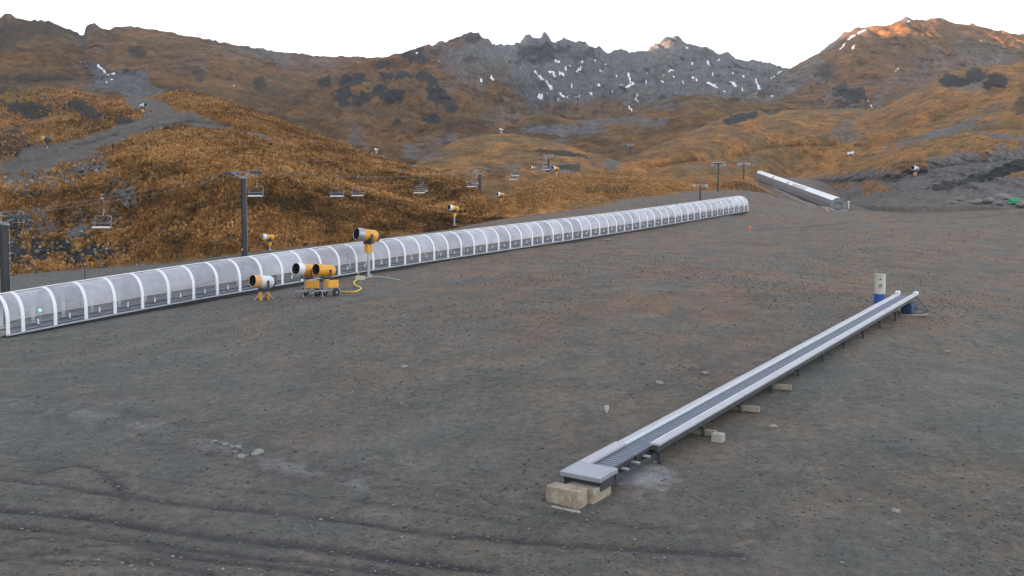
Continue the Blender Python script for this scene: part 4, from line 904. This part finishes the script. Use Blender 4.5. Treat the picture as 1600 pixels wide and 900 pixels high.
# ---------------- chairlift
tops = []
def pylon(i, x, y, zg, zt, label, s=1.0):
    nxt = PXY[min(i+1, len(PXY)-1)]; prv = PXY[max(i-1, 0)]
    a = math.atan2(nxt[1]-prv[1], nxt[0]-prv[0])-math.pi/2
    p = thing('lift_pylon', label, 'pylon', (x, y, zg), a, 'chairlift pylons'); H = zt-zg
    mb = MB(); mb.tube([(0, 0, -.5), (0, 0, H-.6)], [.36*s, .30*s], 14); mb.tube([(0, 0, -.3), (0, 0, .15)], .5*s, 14); mb.build('pole', M['pole'], p, True)
    mb = MB(); mb.tube([(-1.75, 0, H+.15), (-.2, 0, H-.45), (.2, 0, H-.45), (1.75, 0, H+.15)], .08, 6); mb.box((0, 0, H-.52), (.6, .5, .2)); mb.tube([(-1.75, 0, H+.15), (1.75, 0, H+.15)], .05, 6); mb.build('crossarm', M['steel'], p)
    for sx in (-1, 1):
        mb = MB(); mb.box((sx*1.75, 0, H-.02), (.12, 2.4, .16), bev=.02)
        for k in range(5): mb.lathe([(-.06, 0), (-.06, .17), (.06, .17), (.06, 0)], (sx*1.75, -.96+k*.48, H+.10), (1, 0, 0), 12)
        mb.build('sheave_train', M['dark'], p)
        mb = MB(); mb.box((sx*1.25, .35, H-.40), (.7, .6, .04)); mb.tube([(sx*.95, .65, H-.4), (sx*.95, .65, H+.5)], .025, 6); mb.tube([(sx*1.55, .65, H-.4), (sx*1.55, .65, H+.5)], .025, 6); mb.tube([(sx*.95, .65, H+.5), (sx*1.55, .65, H+.5)], .025, 6); mb.build('work_platform', M['steel'], p)
    if H > 5:
        mb = MB(); mb.box((-.06, -.36*s, .95), (.16, .06, .26), bev=.01); mb.build('number_plate', M['cream'], p)
        mb = MB()
        for sx in (-.15, .15): mb.tube([(sx, .42, .5), (sx, .42, H-.6)], .018, 5)
        for k in range(int((H-1.2)/.35)): mb.tube([(-.15, .42, .7+k*.35), (.15, .42, .7+k*.35)], .012, 5)
        mb.build('ladder', M['steel'], p)
    sd_ = Vector((math.cos(a), math.sin(a), 0))
    return [Vector((x, y, zt+.28))+sd_*1.75*k for k in (-1, 1)]
PL = ['dark thick chairlift pylon at the left edge of the photo', 'tall dark chairlift pylon on the left slope between two hanging chairs', 'slim dark chairlift pylon in the valley beside the golden hill',
      'chairlift pylon half hidden behind the crest of the golden hill', 'faint far chairlift pylon near the small grey path', 'farthest chairlift pylon up the valley']
for i, ((x, y, zt), zg) in enumerate(zip(PXY, PZ)): tops.append(pylon(i, x, y, zg, zt, PL[i], 1.0))
e0 = (Vector(PXY[1])-Vector(PXY[0])); ext = [t0-Vector((e0.x, e0.y, 2.0))*1.2 for t0 in tops[0]]
ropes = []
for s_ in (0, 1):
    pts = [ext[s_]]+[t0[s_] for t0 in tops]; full = []
    for a, b_ in zip(pts[:-1], pts[1:]):
        L = (b_-a).length
        for k in range(10):
            f = k/10; p = a.lerp(b_, f); p.z -= 4*f*(1-f)*L*.012; full.append(p)
    full.append(pts[-1]); mb = MB(); mb.tube(full, .022, 5); o = mb.build('haul_rope', M['rope'])
    tag(o, ['left-hand', 'right-hand'][s_]+' steel haul rope strung along the chairlift pylons', 'rope', 'chairlift ropes'); ropes.append(full)
def on_rope(full, y):
    for a, b_ in zip(full[:-1], full[1:]):
        if a.y <= y <= b_.y: return a.lerp(b_, (y-a.y)/(b_.y-a.y))
    return full[-1]
heading = math.atan2(PXY[2][1]-PXY[1][1], PXY[2][0]-PXY[1][0])-math.pi/2
def make_chair():
    c = thing('lift_chair', '', 'chairlift chair', (0, 0, 0), heading, 'chairs hanging on the chairlift')
    mb = MB(); mb.tube([(0, 0, .02), (0, .18, -.3), (0, .22, -1.3), (0, .05, -1.75)], .035, 8); mb.box((0, 0, 0), (.12, .4, .14), bev=.02); mb.build('hanger', M['steel'], c)
    mb = MB(); x_, t0, b0 = .98, -1.75, -2.85
    mb.tube([(-x_, -.4, b0), (-x_, .02, b0-.03), (-x_, .08, t0), (x_, .08, t0), (x_, .02, b0-.03), (x_, -.4, b0)], .032, 8); mb.tube([(-x_, -.42, -2.45), (x_, -.42, -2.45)], .025, 6)
    for sx in (-x_, x_): mb.tube([(sx, .05, -2.3), (sx, -.42, -2.45)], .025, 6)
    mb.build('frame', M['steel'], c)
    mb = MB(); mb.box((0, -.2, -2.9), (1.92, .52, .20), bev=.05); mb.build('seat', M['seat'], c, True)
    mb = MB()
    for z in (-2.60, -2.32): mb.box((0, .05, z), (1.90, .035, .16), bev=.012)
    mb.build('backrest', M['dark'], c, True)
    return c
ch0 = make_chair(); first = True
CH = [(0, 88, 'lowest hanging chair, nearest the camera, against the brown left slope'), (0, 113, 'hanging chair with a bright seat just left of the tall pylon'), (1, 126, 'grey hanging chair just right of the tall pylon'),
      (0, 139.5, 'hanging chair with a white seat, second right of the tall pylon'), (1, 154, 'faint grey hanging chair, third right of the tall pylon'), (0, 164, 'hanging chair with a white seat, fourth right of the tall pylon'),
      (1, 179, 'small hanging chair just left of the middle pylon'), (0, 192, 'small hanging chair at the middle pylon'), (1, 206, 'small hanging chair, first beyond the middle pylon'), (0, 219, 'small hanging chair, second beyond the middle pylon'),
      (1, 233, 'tiny hanging chair just before the half-hidden pylon'), (0, 247, 'tiny hanging chair just beyond the half-hidden pylon'), (1, 262, 'tiny hanging chair, second beyond the half-hidden pylon'), (0, 278, 'tiny hanging chair before the faint far pylon'), (1, 300, 'tiny hanging chair beyond the faint far pylon')]
for s_, y, lb in CH:
    c = ch0 if first else copy_tree(ch0); first = False
    c.location = on_rope(ropes[s_], y); c['label'] = lb
# surface-lift towers in the middle distance
def tbar(p, H, label, disc=False):
    t0 = thing('surface_lift_tower', label, 'lift tower', p, R(-20), 'surface-lift towers')
    mb = MB(); mb.tube([(0, 0, -.4), (0, 0, H)], [.17, .12], 10); mb.build('pole', M['pole'], t0, True)
    mb = MB(); mb.box((0, 0, H-.1), (2.6, .16, .16), bev=.02)
    for sx in (-1.2, 1.2): mb.lathe([(-.07, 0), (-.07, .22), (.07, .22), (.07, 0)], (sx, 0, H-.25), (0, 1, 0), 12)
    mb.build('crossarm', M['steel'], t0)
    if disc: mb = MB(); mb.lathe([(-.14, 0), (-.14, 1.15), (-.05, 1.25), (.08, 1.15), (.08, .0)], (0, 0, H+.2), (0, 0, 1), 24); mb.build('bull_wheel', M['steel'], t0, True)
    return t0
def Hof(p, vtop): return (HZ-vtop)/F*p.y-p.z
for k, vt, lb, ds in [((1122, 300), 257, 'surface-lift tower topped by a grey bull wheel, left of the upper covered conveyor', True), ((1094, 312), 289, 'short surface-lift tower just behind the far end of the long tunnel', False), ((1162, 282), 256, 'slim surface-lift tower on the knoll left of the upper covered conveyor', False)]:
    tbar(SPOT[k], Hof(SPOT[k], vt), lb, ds)

# ---------------- small things
def stake(loc, h, r_, mat, label, cap=None, w2=0):
    o = thing('marker_stake', label, 'stake', loc)
    mb = MB(); mb.tube([(0, 0, -.1), (0, 0, h)], r_, 8); mb.build('stake', M[mat], o)
    mb = MB(); mb.box((0, 0, h-.06), (w2 or r_*3, r_*2.4, .16), bev=.01); mb.build('cap', M[cap or mat], o)
    return o
stake(gp(948, 644), .22, .045, 'cream', 'small cream marker stake alone on the open gravel left of the conveyor', 'cream', .14)
stake(SPOT[(1171, 366)], .95, .05, 'redpaint', 'small orange-red marker stake beyond the far end of the long tunnel', 'redpaint', .55)
stake(SPOT[(133, 440)], 1.9, .05, 'pole', 'thin dark pole with a pale tip behind the near part of the long tunnel', 'cream', .15)
stake(SPOT[(1326, 326)], 1.6, .12, 'white', 'white post beside the lower end of the upper covered conveyor', 'white', .4)
on_ground('concrete_slab', M['palecon'], 4, 527, (1.3, .9, .35), 'pale concrete slab at the left edge before the near end of the long tunnel', 'slab', rot=.3)
def rock_mesh(r, seed, mat, flat=.6, n=2):
    import bmesh
    bm = bmesh.new(); bmesh.ops.create_icosphere(bm, subdivisions=n, radius=r); q = random.Random(seed); off = Vector((q.uniform(0, 50), q.uniform(0, 50), q.uniform(0, 50)))
    from mathutils import noise as mn
    for v in bm.verts:
        k = 1+.45*mn.noise(v.co/r*.9+off)+.18*mn.noise(v.co/r*2.3+off); v.co *= k; v.co.z *= flat; v.co.x *= 1.25
        v.co = Vector([round(c/(r*.22))*r*.22*.35+c*.65 for c in v.co])
    me = bpy.data.meshes.new('rock'); bm.to_mesh(me); bm.free(); me.materials.append(mat); return me
M['rock'] = paint('pale_rock', (.27, .265, .25), .9, var=.35, scale=5, bmp=.5); M['rockd'] = paint('grey_rock', (.22, .21, .21), .95, var=.35, scale=5, bmp=.5)
def rock(u, v, r, label, mat='rock', group=None, loc=None, seed=None):
    p = loc or gp(u, v); o = link('rock', rock_mesh(r, seed or int(u*7+v), M[mat])); o.location = (p[0], p[1], p[2]+r*.18); o.rotation_euler = (0, 0, (u*1.7) % 6.28)
    return tag(o, label, 'rock', group)
rock(403, 708, .17, 'pale flat boulder, largest stone at the end of the stone line on the left')
SL = [(335, 689, .16), (346, 691, .12), (352, 694, .14), (362, 697, .12), (372, 699, .16), (378, 702, .10), (330, 692, .10), (366, 706, .10), (345, 701, .12), (376, 714, .20), (385, 712, .10), (140, 648, .12), (152, 652, .08), (162, 655, .08), (215, 663, .13), (222, 668, .12), (206, 662, .08), (235, 669, .08), (120, 645, .07), (255, 676, .08), (265, 677, .07), (270, 680, .06), (95, 640, .07), (185, 658, .07), (305, 686, .08)]
for k, (u, v, r) in enumerate(SL):
    rock(u, v, r*.65, 'small grey stone half sunk in the line of stones across the left gravel', 'rock' if r > .125 else 'rockd', 'stones in the line on the left gravel')
for (u, v, r, lb) in [(1030, 600, .15, 'grey stone on open gravel left of the middle of the conveyor'), (1102, 583, .14, 'tan stone on the open gravel beside a dark rut'), (1400, 798, .09, 'small pale stone alone on the lower right gravel'),
                      (1208, 667, .13, 'pale stone on gravel right of the open conveyor'), (632, 574, .14, 'pale stone on the open gravel in the middle of the pad'), (950, 376, .3, 'pale stone on gravel near the tunnel, right of centre'), (1480, 552, .15, 'pale stone on the right-hand gravel')]:
    rock(u, v, r, lb)
RB = [(1545, 316, 1.1), (1560, 320, .9), (1600, 322, 1.2), (1525, 318, 1.0), (1500, 312, .9), (1490, 318, .7), (1568, 310, 1.2)]
for u, v, r in RB: rock(u, v, r, 'dark boulder in the pile at the foot of the rubble slope by the green tarpaulin', 'rockd', 'boulders by the green tarpaulin', tuple(SPOT[(u, v)]))
o = link('tarpaulin', rock_mesh(.9, 5, M['green'], .75)); o.location = SPOT[(1585, 318)]+Vector((0, 0, .35)); tag(o, 'bright green tarpaulin heap among boulders at the right edge', 'tarpaulin')
# loose stones over the pad
def gravel(n, seed, dmin, dmax, smin, smax, name, label):
    r = np.random.default_rng(seed); d = 1/(1/dmax+(1/dmin-1/dmax)*r.random(n)); x = (r.random(n)*1.5-.75)*d; z = gz(x, d)
    keep = fbm(x*.18, d*.18, 55, 3) > r.normal(-.12, .25, n); x, d, z = x[keep], d[keep], z[keep]; n = len(x)
    s = smin*(smax/smin)**(r.random(n)**2.2)*(.6+d/60)
    base = np.array([(1, 0, 0), (0, 1, 0), (-1, 0, 0), (0, -1, 0), (0, 0, .75), (0, 0, -.5)], float)
    V = base[None]*(1+r.uniform(-.4, .4, (n, 6, 1)))+r.uniform(-.22, .22, (n, 6, 3)); a = r.random(n)*6.28; ca, sa = np.cos(a)[:, None], np.sin(a)[:, None]
    V = np.stack([V[..., 0]*ca-V[..., 1]*sa, V[..., 0]*sa+V[..., 1]*ca, V[..., 2]], -1)*s[:, None, None]*np.array([1.2, 1, .8])
    V += np.stack([x, d, z+s*.15], -1)[:, None]
    fc = np.array([(0, 1, 4), (1, 2, 4), (2, 3, 4), (3, 0, 4), (1, 0, 5), (2, 1, 5), (3, 2, 5), (0, 3, 5)]); Fq = (np.arange(n)[:, None, None]*6+fc[None]).reshape(-1, 3)
    tone = np.repeat(np.clip(r.normal(.42, .22, n), 0, 1), 6)
    o = struct(link(name, mesh_from(name, V.reshape(-1, 3), Fq, M['stones'], {'tone': tone})), 'stuff'); return tag(o, label, 'gravel')
m, t, b = nodes('loose_stones'); t.links.new(ramp(t, attr(t, 'tone'), [(0, (.055, .055, .056)), (.4, (.12, .115, .112)), (.75, (.19, .17, .15)), (1, (.36, .35, .34))]), b.inputs['Base Color']); b.inputs['Roughness'].default_value = .95; M['stones'] = m
gravel(60000, 3, 14, 150, .009, .055, 'loose_gravel', 'loose grey gravel and stones scattered over the whole pad')
def weeds(n, seed):
    r = np.random.default_rng(seed); d = 1/(1/170+(1/26-1/170)*r.random(n)); x = (r.random(n)*1.3-.6)*d; _, br_, _ = ground_attrs(x, d)
    keep = (fbm(x*.12, d*.12, 66, 4) > r.normal(.08, .2, n)) & (r.random(n) < br_*1.1*sstep(30, 60, d)); x, d = x[keep], d[keep]; n = len(x); z = gz(x, d); p = np.stack([x, d, z], -1)
    V = []; h = (.018+.035*r.random(n))*(.7+d/80)
    for k in range(4):
        a = 6.28*(k+r.random(n))/4; o1 = np.stack([np.cos(a), np.sin(a), a*0], -1)*h[:, None]; o2 = np.stack([-np.sin(a), np.cos(a), a*0], -1)*h[:, None]
        V.append(np.stack([p+o2*.4, p-o2*.4, p+o1*1.1+np.array([0, 0, 1])*h[:, None]], 1))
    V = np.stack(V, 1).reshape(-1, 3); Fq = np.arange(n*12).reshape(-1, 3)
    o = struct(link('ground_cover', mesh_from('ground_cover', V, Fq, M['weed'], {'tone': np.repeat(np.clip(r.normal(.5, .25, n), 0, 1), 12)})), 'stuff'); return tag(o, 'sparse red-brown low plants growing over the far part of the gravel', 'ground cover')
m, t, b = nodes('red_brown_plants'); t.links.new(ramp(t, attr(t, 'tone'), [(0, (.09, .075, .045)), (.5, (.21, .13, .075)), (1, (.34, .20, .11))]), b.inputs['Base Color']); b.inputs['Roughness'].default_value = .95; M['weed'] = m
weeds(70000, 12)
# rubble on the grey slopes
def rubble(name, pts, UU, VV, fn, n, smin, smax, seed, label):
    r = np.random.default_rng(seed); nr, nc = UU.shape; i = r.integers(0, nr, n); j = r.integers(0, nc, n); keep = r.random(n) < fn(UU[i, j], VV[i, j]); p = pts[i[keep], j[keep]]; n = len(p)
    p = p+np.stack([r.uniform(-.3, .3, n), r.uniform(-.3, .3, n), np.zeros(n)], -1)
    s = smin*(smax/smin)**(r.random(n)**2.5)
    base = np.array([(1, 0, 0), (0, 1, 0), (-1, 0, 0), (0, -1, 0), (0, 0, .75), (0, 0, -.5)], float)
    V = (base[None]*(1+r.uniform(-.4, .4, (n, 6, 1)))+r.uniform(-.22, .22, (n, 6, 3)))*s[:, None, None]+p[:, None]
    fc = np.array([(0, 1, 4), (1, 2, 4), (2, 3, 4), (3, 0, 4), (1, 0, 5), (2, 1, 5), (3, 2, 5), (0, 3, 5)]); Fq = (np.arange(n)[:, None, None]*6+fc[None]).reshape(-1, 3)
    o = struct(link(name, mesh_from(name, V.reshape(-1, 3), Fq, M['stones'], {'tone': np.repeat(np.clip(r.normal(.6, .22, n), 0, 1), 6)})), 'stuff'); return tag(o, label, 'rubble')
rubble('rubble', ptsA, UA, VA, lambda U, V: .5*rockA(U, V, None)*(U > -60), 26000, .10, .55, 8, 'grey broken rubble showing through the tussock of the left hillside')

# ---------------- air
mb = MB(); mb.box((250, 600, 120), (3400, 2400, 700))
m = bpy.data.materials.new('haze'); m.use_nodes = True; t = m.node_tree; t.nodes.clear()
pv = N(t, 'ShaderNodeVolumePrincipled'); pv.inputs['Color'].default_value = (.86, .90, 1, 1); pv.inputs['Density'].default_value = .00016; pv.inputs['Anisotropy'].default_value = .2
ou = N(t, 'ShaderNodeOutputMaterial'); t.links.new(pv.outputs[0], ou.inputs['Volume'])
HAZE = True
if HAZE: struct(mb.build('haze', m), 'stuff')
